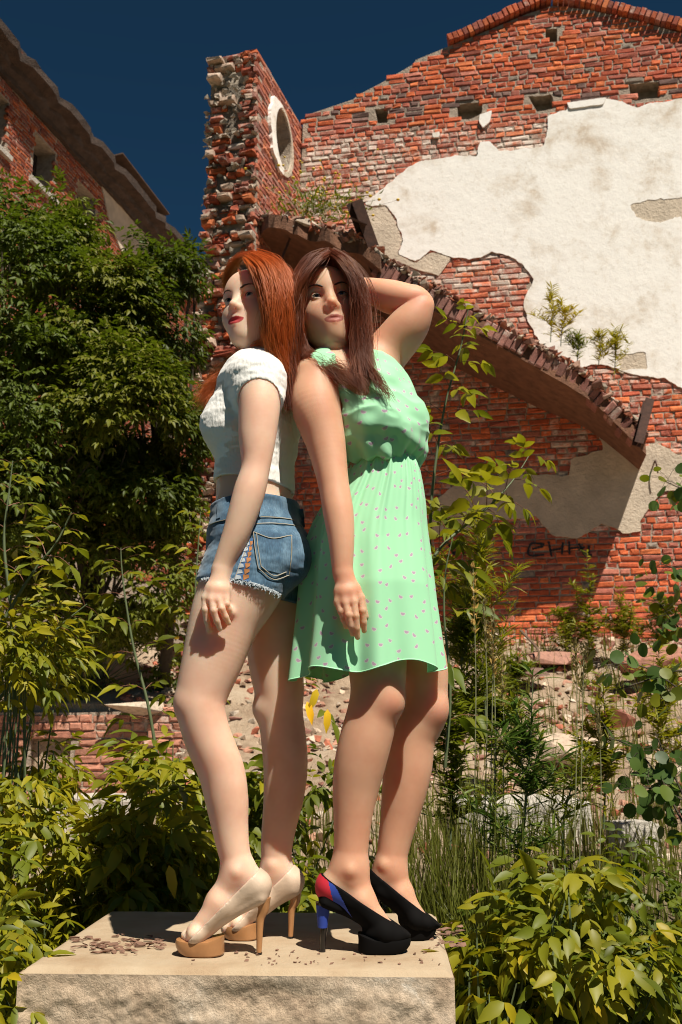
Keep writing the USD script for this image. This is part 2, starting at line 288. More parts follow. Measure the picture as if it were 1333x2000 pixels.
def lime_gable(cu, cv, rng):
    q = project(gab.at(cu, cv)); edge = 250 - .085 * (q[:, 0] - 600)
    a = np.clip((q[:, 1] - edge) / 30, 0, 1) * np.where(q[:, 1] < 560, .50, .40); a = np.where(q[:, 1] > 1040, .25, a)
    return a + rng.uniform(-.12, .12, len(cu))
show = gp.buffer(-.02).difference(sockets.buffer(.02)).difference(sky_hole.buffer(.01)).difference(main_pl.buffer(-.06)).difference(low_pl.buffer(-.06))
lay_bricks(ruin, gab, show, rng, tone_gable, lime_gable)
# sloping coping of bricks on edge
def on_edge(parent, wall, line, rng, n0, n1, hgt, pitch=.075, tonef=tone_red, dv=0, name='coping_brick'):
    ls = LineString(line); k = int(ls.length / pitch)
    for i in range(k):
        a, b = np.array(ls.interpolate(i * pitch).coords[0]), np.array(ls.interpolate((i + 1) * pitch).coords[0]); t = (b - a) / np.linalg.norm(b - a); m = np.array([-t[1], t[0]])
        if m[1] < 0: m = -m
        hh = hgt * rng.uniform(.85, 1.1); nn = n1 + rng.uniform(-.02, .012); a = a + t * .005; b = b - t * .006 + m * rng.normal(0, .004)
        q = np.array([a, b, b + m * hh, a + m * hh]); q[:, 1] += dv; in_ = q.mean(0) + (q - q.mean(0)) * .84
        U = np.concatenate([q[:, 0], q[:, 0], in_[:, 0]]); V = np.concatenate([q[:, 1], q[:, 1], in_[:, 1]]); N = np.repeat([n0, nn - .012, nn], 4)
        jit = rng.normal(0, .003, (8, 2)); U[4:] += jit[:, 0]; V[4:] += jit[:, 1]
        part(parent, name, (wall.at(U, V, N), BF if np.cross(t, m) > 0 else BF[:, ::-1]), 'brick', tint=tonef(np.zeros(1), np.zeros(1), rng)[0], lime=rng.uniform(.1, .4))
cl = gab.px(np.array([879., 955, 1030, 1062, 1078]), np.array([88., 55, 20, 7, 3]))
cr = gab.px(np.array([1080., 1110, 1150, 1240, 1340, 1420]), np.array([3., 6, 14, 36, 62, 82]))
on_edge(ruin, gab, cl, rng, -.30, .09, .13); on_edge(ruin, gab, cr, rng, -.30, .09, .13)
# ------------------------------------------------------------------ sloping half arch in front of the gable
vault = ruin
edge_px = [(742, 505, 1.75), (785, 530, 1.72), (842, 562, 1.68), (900, 594, 1.62), (1000, 648, 1.5), (1060, 683, 1.4), (1110, 712, 1.25), (1160, 745, 1.1), (1215, 798, .92), (1262, 846, .78)]
ev = smooth_path(np.array([np.append(gab.px(np.float64(a), np.float64(b), n), n) for a, b, n in edge_px]), 40)   # u, v, n of the upper front edge
TH = .26
def strip(ev, th, wob, seed):
    """slab from the wall to the front edge: closed mesh"""
    k = len(ev); r2 = np.random.default_rng(seed); out = []
    nn = ev[:, 2] + wob * 4 * (meshkit.fbm(np.column_stack([ev[:, 0] * 5, ev[:, 1] * 0 + seed, ev[:, 0] * 0]), 4) - .5)
    ring = [gab.at(ev[:, 0], ev[:, 1], -.05), gab.at(ev[:, 0], ev[:, 1], nn), gab.at(ev[:, 0], ev[:, 1] - th, nn), gab.at(ev[:, 0], ev[:, 1] - th, -.05)]
    v = np.concatenate(ring); f = []
    for a in range(4):
        b = (a + 1) % 4
        for i in range(k - 1): f += [[a * k + i, b * k + i, b * k + i + 1], [a * k + i, b * k + i + 1, a * k + i + 1]]
    f += [[0, 2 * k, k], [0, 3 * k, 2 * k], [k - 1, 2 * k - 1, 3 * k - 1], [k - 1, 3 * k - 1, 4 * k - 1]]
    return v, np.array(f)
ev2 = ev.copy(); ev2[:, 2] -= .06; ev2[:, 1] -= .03
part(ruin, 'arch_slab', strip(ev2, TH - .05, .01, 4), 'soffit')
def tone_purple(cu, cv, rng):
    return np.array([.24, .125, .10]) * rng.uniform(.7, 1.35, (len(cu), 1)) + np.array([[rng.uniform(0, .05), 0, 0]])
for i in range(len(ev) - 1): pass
lens = np.concatenate([[0], np.cumsum(np.linalg.norm(np.diff(ev[:, :2], axis=0), axis=1))]); nb = int(lens[-1] / .078)
for i in range(nb):
    s0, s1 = i * .078 + .004, (i + 1) * .078 - .005; e = [np.array([np.interp(s, lens, ev[:, c]) for c in range(3)]) for s in (s0, s1)]
    t = nz(e[1][:2] - e[0][:2]); m = np.array([-t[1], t[0]]); hh = .20 * rng.uniform(.88, 1.08); sl = .24 if i > nb * .78 and rng.random() < .5 else 0
    if rng.random() < (.5 if i > nb * .8 else .07): continue
    for lay in (0,):
        o = -m * (.004 + lay * .128); n1 = np.array([e[0][2], e[1][2]]) + rng.uniform(-.03, .015) - sl * lay
        q = np.array([e[0][:2] + o - m * (hh - .01), e[1][:2] + o - m * (hh - .01), e[1][:2] + o, e[0][:2] + o]); inn = q.mean(0) + (q - q.mean(0)) * .84
        nn = np.array([n1[0], n1[1], n1[1], n1[0]]); U = np.concatenate([q[:, 0], q[:, 0], inn[:, 0]]); V = np.concatenate([q[:, 1], q[:, 1], inn[:, 1]])
        N = np.concatenate([nn - .22, nn - .012, nn]); jit = rng.normal(0, .004, (8, 2)); U[4:] += jit[:, 0]; V[4:] += jit[:, 1]
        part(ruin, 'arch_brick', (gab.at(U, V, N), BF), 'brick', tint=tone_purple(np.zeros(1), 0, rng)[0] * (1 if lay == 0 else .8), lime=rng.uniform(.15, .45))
# level remains of the floor between pier and arch, ragged front
lev_px = [(470, 452, 1.35), (505, 428, 1.5), (560, 430, 1.6), (610, 440, 1.7), (660, 455, 1.75), (700, 468, 1.75), (745, 505, 1.75)]
lv = smooth_path(np.array([np.append(gab.px(np.float64(a), np.float64(b), n), n) for a, b, n in lev_px]), 30)
lv[:, 1] += .10 * (meshkit.fbm(np.column_stack([lv[:, 0] * 4, lv[:, 1] * 0, lv[:, 0] * 0 + 3]), 3) - .5)
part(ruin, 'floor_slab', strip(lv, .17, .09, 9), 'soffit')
inner = gab.poly([(500, 470), (745, 520), (760, 900), (500, 900)], 0.4)
# broken bits lying on slab and arch
rb = np.random.default_rng(12); bits = []; tints = []
for line, cnt, sz in ((ev, 1100, (.03, .13)), (lv, 600, (.04, .18))):
    for c in chunks(cnt, rb, sz, .8):
        s = rb.uniform(0, len(line) - 1.01); i = int(s); e = line[i] + (line[i + 1] - line[i]) * (s - i); n = e[2] - abs(rb.normal(0, .22)) + rb.uniform(-.03, .03)
        if n < .03: n = rb.uniform(.03, e[2])
        bits.append((c[0] + gab.at(e[0], e[1] + .01 + rb.uniform(-.03, .07), n), c[1])); col = np.array([(.33, .11, .06), (.46, .38, .30), (.24, .12, .09), (.36, .22, .16)][rb.integers(4)]) * rb.uniform(.7, 1.2); tints.append(np.tile(col, (len(c[0]), 1)))
part(ruin, 'broken_masonry', cat(bits), 'brick', tint=np.vstack(tints), lime=.30, kind='stuff')
def beam(a, b, w, h, side):
    """steel I section from a to b; side = direction of the flange width"""
    a, b = np.array(a), np.array(b); d = nz(b - a); s = nz(side - d * (np.asarray(side) @ d)); t = np.cross(d, s); out = []
    for (cs, ct, ws, wt) in ((0, h / 2 - .006, w, .012), (0, -h / 2 + .006, w, .012), (0, 0, .009, h - .0242)):
        m = trimesh.creation.box([np.linalg.norm(b - a), ws, wt]); v = m.vertices
        out.append(((a + b) / 2 + v[:, :1] * d + (v[:, 1:2] + cs) * s + (v[:, 2:] + ct) * t, m.faces))
    return cat(out)
def gp_at(px, py, n): q = gab.px(np.float64(px), np.float64(py), n); return gab.at(q[0], q[1], n)
ib = thing('steel_beam', 'rusty steel beam sticking up out of the broken floor beside the sloping arch', 'steel beam', gp_at(715, 465, 1.6))
part(ib, 'profile', beam(gp_at(692, 393, 1.95), gp_at(752, 560, 1.45), .14, .16, np.array([1.0, .45, 0])), 'iron')
m = trimesh.creation.box([.2, .16, .012]); part(ib, 'end_plate', (m.vertices @ trimesh.transformations.euler_matrix(.5, .3, .3)[:3, :3].T + gp_at(700, 432, 1.93), m.faces), 'iron')
eb = thing('steel_beam_stub', 'short rusty steel profile at the lower end of the sloping arch', 'steel beam', gp_at(1258, 830, .8))
q0 = gp_at(1256, 856, 1.0); part(eb, 'profile', beam(gp_at(1246, 868, 1.12), gp_at(1268, 782, 1.05), .10, .12, np.array([1.0, 0, 0])), 'iron')
part(eb, 'bracket', beam(gp_at(1258, 838, 1.05), gp_at(1258, 838, 1.05) - GN * 1.06, .10, .14, np.array([1.0, 0, 0])), 'iron')  # added beam, placed to throw the narrow shadow band on the wall
rod = thing('hanging_rod', 'thin rusty rod hanging below the broken floor above the two women', 'rod', gp_at(560, 470, 1.5))
part(rod, 'bar', tube(smooth_path([gp_at(568, 462, 1.5), gp_at(556, 492, 1.52), gp_at(545, 520, 1.55), gp_at(541, 545, 1.6)], 10), .016, 6), 'iron', smooth=40)
hook = thing('wall_hook', 'bent iron hook stuck in the beige plaster right of the arch shadow', 'hook', gp_at(1282, 905, .05))
part(hook, 'shank', tube(smooth_path([gp_at(1279, 903, 0), gp_at(1281, 900, .1), gp_at(1284, 912, .12), gp_at(1286, 924, .12)], 8), .010, 5), 'iron', smooth=40)
# writing on the wall in the shade
gr = thing('graffiti', 'black hand-painted letters on the shaded brick wall under the arch', 'graffiti', gp_at(1090, 1070, 0))
strokes = [[(1064, 1064), (1038, 1063), (1034, 1085), (1064, 1084)], [(1040, 1073), (1062, 1068)], [(1072, 1058), (1078, 1088)], [(1075, 1076), (1097, 1072)], [(1100, 1060), (1098, 1084)],
           [(1112, 1058), (1113, 1084)], [(1112, 1072), (1132, 1070)], [(1131, 1062), (1143, 1086)], [(1130, 1075), (1143, 1069)], [(1151, 1066), (1151, 1084), (1157, 1084)],
           [(876, 1060), (884, 1078), (890, 1084)], [(884, 1082), (900, 1074)], [(903, 1058), (906, 1080), (912, 1084)]]
for s in strokes:
    pts = smooth_path(gab.px(*np.array(s, float).T), 14); w = .013 * (1 + .25 * np.sin(np.arange(14) * 1.9)); t = nz(np.gradient(pts, axis=0)); mm_ = np.column_stack([-t[:, 1], t[:, 0]])
    L, R = pts + mm_ * w[:, None], pts - mm_ * w[:, None]; v = np.concatenate([gab.at(L[:, 0], L[:, 1], .026), gab.at(R[:, 0], R[:, 1], .026)]); i = np.arange(13)
    f = np.concatenate([np.stack([i, i + 14, i + 15], 1), np.stack([i, i + 15, i + 1], 1)]); part(gr, 'stroke', (v, f), 'graffiti_paint')

# ------------------------------------------------------------------ wall with the round opening, ending in the toothed pier
OA = np.array([*P(588, 240, 12.42)[:2], 0]); OB = np.array([*P(505, 95, 10.87)[:2], 0])   # gable end, front end
OD = nz(OA - OB); ON = np.array([OD[1], -OD[0], 0])      # normal to the right
ow = Wall(OB, OD, ON); Lw = np.linalg.norm(OA - OB) + .12; top = float(P(505, 95, 10.87)[2]); THW = .66
circ = ow.px(np.array([550.]), np.array([273.]))[0]
e_lo, e_hi = ow.px(np.array([551., 551.]), np.array([333., 216.])); rr = (e_hi[1] - e_lo[1]) / 2; circ = np.array([circ[0], (e_lo[1] + e_hi[1]) / 2])
e_l, e_r = ow.px(np.array([533., 568.]), np.array([272., 275.])); ru = (e_r[0] - e_l[0]) / 2; circ[0] = (e_r[0] + e_l[0]) / 2
def ell(a, b, n=48): t = np.linspace(0, 2 * np.pi, n, endpoint=False); return Polygon(np.column_stack([circ[0] + a * np.cos(t), circ[1] + b * np.sin(t)]))
pw = thing('ruined_cross_wall', 'tall ruined brick wall with a round opening, ending in a jagged pier', 'wall', OB)
opoly = Polygon([(.05, 0), (Lw, 0), (Lw, top - .02), (.1, top - .02), (.05, top - .4)])
hole = ell(ru, rr)
part(pw, 'wall', ow.extrude(opoly.difference(hole), -THW, -.006), 'mortar')
ring = ragged(ell(ru * 1.55, rr * 1.28).intersection(Polygon([(-9, circ[1] - rr * 1.2), (circ[0] - ru * .1, circ[1] - rr * 1.3), (circ[0] - ru * .35, circ[1] + rr * 1.05), (-9, circ[1] + rr * 1.1)])), .13, .03, 8, 5).difference(hole).intersection(opoly)
ring2 = ragged(ell(ru * 1.25, rr * 1.12), .03, .05, 9, 4).difference(hole).difference(ring.buffer(.02)).intersection(opoly)
part(pw, 'plaster_ring', ow.extrude(ring, -.003, .045), 'plaster'); part(pw, 'plaster_ring', ow.extrude(ring2, -.003, .02), 'old_plaster')
cor = ragged(Polygon([(Lw - .14, 5.2), (Lw - .005, 5.2), (Lw - .005, top - 1.0), (Lw - .10, top - 1.0)]), .03, .06, 6, 5); part(pw, 'plaster', ow.extrude(cor, -.003, .03), 'plaster')
lay_bricks(pw, ow, opoly.difference(hole.buffer(.05)).difference(ring.buffer(-.03)).intersection(sbox(.0, 2.0, 9, 99)), rng, lambda a, b, r: tone_red(a, b, r) * .85 + .05, lambda a, b, r: r.uniform(.1, .4, len(a)), minpx=9)
# toothed end: courses of broken bricks
pf = Wall(OB, np.array([OD[1], -OD[0], 0]), -OD)          # u to the right, 0 at the right corner, faces the camera
pr = np.random.default_rng(21); vv, tt, lm_, sizes = [], [], [], []
h = .079; k = 0; v = .9
while v < top - .03:
    wide = .66 if v > 6.55 else (.80 if v > 6.2 else .74 if v > 4.5 else .78); u = -wide + pr.uniform(-.05, .06); rec_row = pr.random() < .22
    slot = top - 1.35 < v < top - .30
    while u < -.02:
        w = pr.choice([.12, .12, .25, .18]) * pr.uniform(.85, 1.05); u1 = min(u + w, .0)
        n = pr.choice([.0, .04, .08, -.06, .13], p=[.40, .26, .12, .16, .06]) + pr.uniform(-.02, .02) - (.07 if rec_row else 0)
        if slot and -.50 < u < -.06 and abs((v - (top - .8)) / .5) < 1: n = -.42 if pr.random() < .8 else -.1
        if slot and u1 > -.1: n = .02
        vv.append((u, u1 - .012, v, v + h - .013, n)); tt.append(1); u = u1
    v += h
# the uppermost courses overhang to the left as in a broken arch spring
b = np.array(vv); N = len(b)
vs = brick_batch(pf, b[:, 0], b[:, 1], b[:, 2] + pr.normal(0, .004, N), b[:, 3], b[:, 4], pr, depth=.5, jit=.010, cham=.016)
col = tone_red(b[:, 0], b[:, 1], pr) * .95; wht = pr.random(N) < .30; col[wht] = np.array([.46, .34, .26]) * pr.uniform(.8, 1.15, (wht.sum(), 1))
qv = project(vs.mean(1)); inview = np.where((qv[:, 1] > -20) & (qv[:, 1] < 1400))[0]; inview = inview[np.argsort(qv[inview, 1])]
for i in inview[:300]: part(pw, 'pier_brick', (vs[i], BF), 'brick', tint=col[i], lime=pr.uniform(.15, .5))
rest = inview[300:]
if len(rest): part(pw, 'pier_brickwork', (vs[rest].reshape(-1, 3), (BF[None] + (np.arange(len(rest)) * 12)[:, None, None]).reshape(-1, 3)), 'brick', tint=np.repeat(col[rest], 12, 0), lime=.3, kind='stuff')
core = Polygon([(-.70, .3), (-.06, .3), (-.06, top - .1), (-.62, top - .1), (-.62, 6.4), (-.70, 6.2)])
part(pw, 'pier_core', pf.extrude(ragged(core, .05, .08, 3, 5), -.5, -.05), 'pale_mortar')
mbits = []
for c in chunks(700, pr, (.03, .12), .6):
    uu, v_ = pr.uniform(-.7, -.02), pr.uniform(1.2, top); mbits.append((c[0] + pf.at(uu, v_, pr.uniform(-.08, .045)), c[1]))
part(pw, 'loose_mortar', cat(mbits), 'pale_mortar', kind='stuff')

# ------------------------------------------------------------------ long building on the left
PL = math.radians(14.2); LD = np.array([math.sin(PL), math.cos(PL), 0]); LN = np.array([math.cos(PL), -math.sin(PL), 0])
LO = P(0, 75, 16.0); Ltop = float(LO[2]); lw = Wall((LO[0], LO[1], 0), LD, LN); LEN = 16.0
lb = thing('brick_building', 'long abandoned brick building with a broken cornice behind the dark trees', 'building', (LO[0], LO[1], 0))
wins = []
def winpoly(pts): return lw.poly(pts)
wl = [[(66, 255), (106, 296), (106, 392), (66, 352)], [(150, 350), (186, 384), (186, 460), (150, 424)], [(-40, 140), (14, 195), (14, 305), (-40, 250)]]
for w in wl:
    q = lw.px(*np.array(w, float).T); wins.append(sbox(q[[0, 3], 0].mean(), q[2:, 1].mean(), q[[1, 2], 0].mean(), q[:2, 1].mean()))
full = sbox(-8, 0, LEN, Ltop - .4)
part(lb, 'wall', lw.extrude(full.difference(unary_union(wins)), -.6, -.006), 'mortar')
back_box = trimesh.creation.box([LEN + 8, 6, Ltop - 1.2]); v = back_box.vertices; part(lb, 'interior', (lw.at(v[:, 0] + (LEN - 8) / 2, v[:, 2] + (Ltop - 1.2) / 2, v[:, 1] - 3.9), back_box.faces), 'dark_interior')
for w in wins:
    a = w.bounds; part(lb, 'window_sill', lw.extrude(sbox(a[0] - .12, a[1] - .1, a[2] + .12, a[1] - .002), -.3, .09), 'white_stone')
    part(lb, 'window_frame', lw.extrude(sbox(a[0], a[1], a[2], a[3]).difference(sbox(a[0] + .09, a[1] + .09, a[2] - .09, a[3] - .09)).union(sbox((a[0] + a[2]) / 2 - .04, a[1], (a[0] + a[2]) / 2 + .04, a[3])), -.5, -.42), 'dark_wood')
lr = np.random.default_rng(5)
prof = [(.0, -.72), (.10, -.72), (.12, -.62), (.26, -.58), (.30, -.50), (.52, -.46), (.54, -.30), (.0, -.28)]
st = np.linspace(-8, LEN, 90); V = []
for s in st: V.append(lw.at(np.full(8, s), Ltop + np.array([p[1] for p in prof]) + lr.normal(0, .012, 8), np.array([p[0] for p in prof]) * (1 - .22 * (lr.random() < .12)) + lr.normal(0, .008, 8)))
V = np.concatenate(V); f = []
for i in range(len(st) - 1):
    for q in range(8):
        r = (q + 1) % 8; f += [[i * 8 + q, i * 8 + r, (i + 1) * 8 + r], [i * 8 + q, (i + 1) * 8 + r, (i + 1) * 8 + q]]
part(lb, 'cornice', (V, np.array(f)[:, ::-1]), 'shade_dark_masonry')  # dark tone stands in for the shade along the roof edge
tops = [(-8, Ltop - .28)] + [(s, Ltop - .08 + lr.uniform(-.28, .12)) for s in np.repeat(np.arange(-8, LEN, .33), 1)] + [(LEN, Ltop - .28)]
pts = []
for s, z in tops: pts += [(s, z), (s + .29, z + lr.uniform(-.04, .04))]
par = Polygon(pts + [(LEN, Ltop - .285), (-8, Ltop - .285)]).buffer(0)
part(lb, 'parapet', lw.extrude(par, -.4, .22), 'shade_dark_masonry')
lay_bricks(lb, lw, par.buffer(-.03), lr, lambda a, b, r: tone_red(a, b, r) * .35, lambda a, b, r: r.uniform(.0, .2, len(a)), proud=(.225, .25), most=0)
pl = ragged(lw.poly([(195, 350), (262, 410), (300, 500), (240, 500), (205, 410)]), .15, .12, 3, 1.5).intersection(full.buffer(-.05)).difference(unary_union(wins).buffer(.1))
part(lb, 'plaster', lw.extrude(pl, -.003, .03), 'old_plaster')
lay_bricks(lb, lw, sbox(-2, 4.5, LEN, Ltop - .75).difference(unary_union(wins).buffer(.03)).difference(pl.buffer(-.05)), lr, lambda a, b, r: tone_red(a, b, r) * .68, lambda a, b, r: r.uniform(.05, .40, len(a)), most=300)
tin = trimesh.creation.box([2.6, .5, .03]); v = tin.vertices; part(lb, 'roof_sheet', (lw.at(v[:, 0] + 5.6, Ltop + .16 + v[:, 2] - v[:, 0] * .04 + v[:, 1] * .1, v[:, 1] + .1), tin.faces), 'rusty_tin')

# ------------------------------------------------------------------ low basement wall on the left, pedestal blocks, rubble
bw = Wall((-2.4, 9.85, 0), (1, -.02, 0), (-.02, -1, 0))
base = thing('basement_wall', 'low old brick wall with a dark doorway at the left behind the bushes', 'wall', (-2.2, 9.85, 0))
tl = bw.px(np.array([100., 140, 150, 330, 420, 640, 700]), np.array([1400., 1402, 1392, 1392, 1400, 1378, 1380]))
zt = tl[:, 1].mean()
bp_ = Polygon([(tl[0, 0] - 2.2, -.2), (tl[0, 0] - 2.2, zt), (tl[2, 0], zt), (tl[3, 0], zt + .02), (tl[4, 0], zt - .03), (tl[6, 0], zt - .02), (tl[6, 0], -.2)])
d0 = bw.px(np.array([60., 139]), np.array([1440., 1440])); door = sbox(d0[0, 0], -.3, d0[1, 0], d0[0, 1]); d1 = bw.px(np.array([628., 700]), np.array([1390., 1422])); niche = sbox(d1[0, 0], d1[1, 1], d1[1, 0], d1[0, 1])
part(base, 'wall', bw.extrude(bp_.difference(door).difference(niche), -.35, -.006), 'mortar'); part(base, 'doorway_back', bw.extrude(door.union(niche).buffer(.1), -.5, -.36), 'dark_interior')
br = np.random.default_rng(8); lay_bricks(base, bw, bp_.difference(door.buffer(.01)).difference(niche.buffer(.01)), br, lambda a, b, r: np.array([.40, .20, .135]) * r.uniform(.7, 1.2, (len(a), 1)) + np.column_stack([r.uniform(0, .05, len(a)), np.zeros(len(a)), np.zeros(len(a))]), lambda a, b, r: r.uniform(.1, .42, len(a)), proud=(.002, .03), jit=.006)
part(base, 'door_board', bw.extrude(sbox(d0[1, 0] - .26, .0, d0[1, 0] - .08, d0[0, 1] - .05), -.33, -.29), 'dark_wood')
part(base, 'lintel', bw.extrude(sbox(d1[0, 0] - .08, d1[0, 1] + .002, d1[1, 0] + .05, d1[0, 1] + .09), -.3, .05), 'white_stone')
def rough_block(cx, cy, sx, sy, z0, z1, yaw, seed, amp=.02, res=.035):
    """weathered stone or concrete block: closed box grid pushed about by noise"""
    m = trimesh.creation.box([sx, sy, z1 - z0]); n = max(2, int(math.log2(max(sx, sy) / res)));
    v, f = m.vertices, m.faces
    v, f = trimesh.remesh.subdivide_to_size(v, f, res, max_iter=12); mm = trimesh.Trimesh(v, f, process=True); mm.merge_vertices(); v = np.array(mm.vertices)
    r = np.maximum(0, np.abs(v) - (np.array([sx, sy, z1 - z0]) / 2 - .02)); ed = (r > 0).sum(1) >= 2
    nr = mm.vertex_normals; p = v * 7 + seed * 5.3; d = (meshkit.fbm(p, 5) - .5) * 2 * amp; d = d - np.where(ed, np.abs(meshkit.fbm(p * .8 + 9, 3) - .35) * .05, 0)
    v = v + nr * d[:, None]; c, s = math.cos(yaw), math.sin(yaw)
    v = np.column_stack([v[:, 0] * c - v[:, 1] * s + cx, v[:, 0] * s + v[:, 1] * c + cy, v[:, 2] + (z0 + z1) / 2]); return v, np.array(mm.faces)
look('pedestal_stone', {**POS, 'n': ('noise_texture', dict(scale=4, detail=8, roughness=.65, distortion=.5)), 'r': ('rgb_ramp', dict(ramp=[(.30, (.26, .175, .12)), (.46, (.46, .35, .25)), (.58, (.52, .42, .32)), (.66, (.74, .69, .61))])),
    'nf': ('noise_texture', dict(scale=60, detail=6, roughness=.7)), 'rf': ('rgb_ramp', dict(ramp=[(.3, (.7, .68, .66)), (.6, (1.12, 1.1, 1.08))])), 'm': ('mix', dict(mix_type='multiply', fac=1.0)),
    'b': ('noise_texture', dict(scale=26, detail=9, roughness=.72)), 'bp': ('bump', dict(strength=.5, distance=.02)), 'p': ('principled_bsdf', dict(roughness=.95, specular_ior_level=.2))},
    [('geo.position', 'n.vector'), ('n.fac', 'r.fac'), ('geo.position', 'nf.vector'), ('nf.fac', 'rf.fac'), ('r.color', 'm.color1'), ('rf.color', 'm.color2'), ('m.color', 'p.base_color'), ('geo.position', 'b.vector'), ('b.fac', 'bp.height'), ('bp.normal', 'p.normal')])
look('pedestal_top', {**POS, 'n': ('noise_texture', dict(scale=5, detail=7, roughness=.6)), 'r': ('rgb_ramp', dict(ramp=[(.3, (.30, .20, .115)), (.5, (.38, .285, .185)), (.7, (.43, .345, .24))])),
    'b': ('noise_texture', dict(scale=60, detail=7, roughness=.7)), 'bp': ('bump', dict(strength=.45, distance=.008)), 'p': ('principled_bsdf', dict(roughness=.9))},
    [('geo.position', 'n.vector'), ('n.fac', 'r.fac'), ('r.color', 'p.base_color'), ('geo.position', 'b.vector'), ('b.fac', 'bp.height'), ('bp.normal', 'p.normal')])
YAW = math.radians(-3.0)
ZT = .60
c0, c1 = PZ(36., 1890., ZT), PZ(888., 1898., ZT); SXB = np.linalg.norm((c1 - c0)[:2]); SYB = .70
fx = nz(np.array([c1[0] - c0[0], c1[1] - c0[1], 0])); fy = np.array([-fx[1], fx[0], 0]); YAW = math.atan2(fx[1], fx[0])
PC = (c0 + c1) / 2 + fy * SYB / 2
def pedestal_mesh():
    nx, ny, nz_ = 110, 90, 60; top_v = []; out = []
    def h_top(a, b): return ZT + 0 * a
    def sheet(o, eu, ev_, nu, nv, nrm, amp, seed, holdu=.012):
        s, t = np.meshgrid(np.linspace(0, 1, nu), np.linspace(0, 1, nv), indexing='xy'); p = o + s[..., None] * eu + t[..., None] * ev_
        w = np.minimum(np.minimum(s, 1 - s) * np.linalg.norm(eu), np.minimum(t, 1 - t) * np.linalg.norm(ev_)); w = np.clip(w / holdu, 0, 1); wt = np.clip((1 - t) * np.linalg.norm(ev_) / .045, 0, 1); w = w * wt * wt * (3 - 2 * wt)
        f1 = meshkit.fbm(p * 5 + seed, 5, seed) - .5; f2 = meshkit.fbm(p * 22 + seed, 4, seed + 3) - .5; pl = np.clip((meshkit.fbm(p * 3.1 + 40 + seed, 4, seed) - .52) * 14, 0, 1)
        d = amp * (.9 * f1 + .5 * f2 - .10 * pl + .04) * w; p = p + d[..., None] * nrm; i = (np.arange(nv - 1)[:, None] * nu + np.arange(nu - 1)[None]).ravel()
        return p.reshape(-1, 3), np.concatenate([np.stack([i, i + 1, i + nu + 1], 1), np.stack([i, i + nu + 1, i + nu], 1)])
    o = PC - fx * SXB / 2 - fy * SYB / 2; o[2] = -.1; H = ZT - .012 + .1; up = np.array([0, 0, H])
    X, Y = fx * SXB, fy * SYB
    front = sheet(o, X, up, 220, 130, -fy, .040, 3); left = sheet(o + Y, -Y, up, 110, 70, -fx, .03, 4); right = sheet(o + X, Y, up, 110, 70, fx, .03, 5); bk = sheet(o + X + Y, -X, up, 60, 40, fy, .02, 6)
    return cat([front, left, right, bk]), (o, X, Y, H)
ped = thing('stone_pedestal', 'wide weathered concrete pedestal on which the two women stand', 'pedestal', (PC[0], PC[1], 0))
pm, (po, PX, PY, PH) = pedestal_mesh(); part(ped, 'body', pm, 'pedestal_stone', smooth=50)
def ped_top():
    n, m = 150, 120; s, t = np.meshgrid(np.linspace(0, 1, n), np.linspace(0, 1, m), indexing='xy'); p = po + s[..., None] * PX + t[..., None] * PY; p[..., 2] = ZT
    e = np.minimum(np.minimum(s, 1 - s) * SXB, np.minimum(t, 1 - t) * SYB); p[..., 2] -= .011 * np.exp(-(e / .010) ** 2) + .006 * np.clip(1 - e / .035, 0, 1) * meshkit.fbm(p * 14, 3, 2)
    p[..., 2] += .004 * (meshkit.fbm(p * 9, 4, 8) - .5) * np.clip(e / .05, 0, 1) ; v = p.reshape(-1, 3); i = (np.arange(m - 1)[:, None] * n + np.arange(n - 1)[None]).ravel()
    return v, np.concatenate([np.stack([i, i + 1, i + n + 1], 1), np.stack([i, i + n + 1, i + n], 1)])
part(ped, 'top', ped_top(), 'pedestal_top', smooth=True)
b1 = P(185., 1560., 8.6); blk = setting('stone_block', rough_block(b1[0], b1[1] + .35, .95, .75, -.1, b1[2], .0, 2), 'white_stone', 40, 'pale stone block at the foot of the low brick wall on the left', 'stone block', kind=None)
b2 = P(1025., 1566., 6.4); setting('stone_block', rough_block(b2[0], b2[1] + .35, .84, .7, -.05, b2[2], .02, 6), 'white_stone', 40, 'flaking whitewashed block behind the tall grass on the right', 'stone block', kind=None)
b3 = P(1245., 1607., 6.0); setting('stone_block', rough_block(b3[0], b3[1] + .1, .26, .2, b3[2] - .3, b3[2], .1, 9), 'white_stone', 40, 'small pale slab of broken stone at the far right of the rubble', 'stone block', kind=None)
# rubble on the slope
rr_ = np.random.default_rng(31); bits, tints = [], []
for c in chunks(3800, rr_, (.02, .13), .7):
    x, y = rr_.uniform(-2.2, 4.6), 5.2 + 6.8 * rr_.random() ** .6
    z = float(ground_h(x, y)); bits.append((c[0] + [x, y, z + rr_.uniform(-.02, .03)], c[1])); col = np.array([(.36, .12, .07), (.48, .37, .27), (.42, .22, .15), (.50, .42, .33), (.27, .13, .10)][rr_.integers(5)]) * rr_.uniform(.75, 1.15); tints.append(np.tile(col, (len(c[0]), 1)))
setting('brick_rubble', cat(bits), 'brick', tint=np.vstack(tints), lime=.25, label='broken bricks and mortar lumps strewn over the sunlit slope below the gable', category='rubble', kind='stuff')
def big_stone(px, py, Y, size, tintc, label, seed, name='fallen_masonry'):
    r3 = np.random.default_rng(seed); c = chunks(1, r3, (size, size * 1.02), .5, 2)[0]; p = P(float(px), float(py), Y); v = c[0] * [1.3, .9, .8] + p
    part('/World', name, (v, c[1]), 'brick', tint=np.array(tintc), lime=.3, label=label, category='rubble')
big_stone(1010, 1318, 9.9, .42, (.17, .10, .08), 'dark lump of masonry on the slope left of centre below the wall', 1)
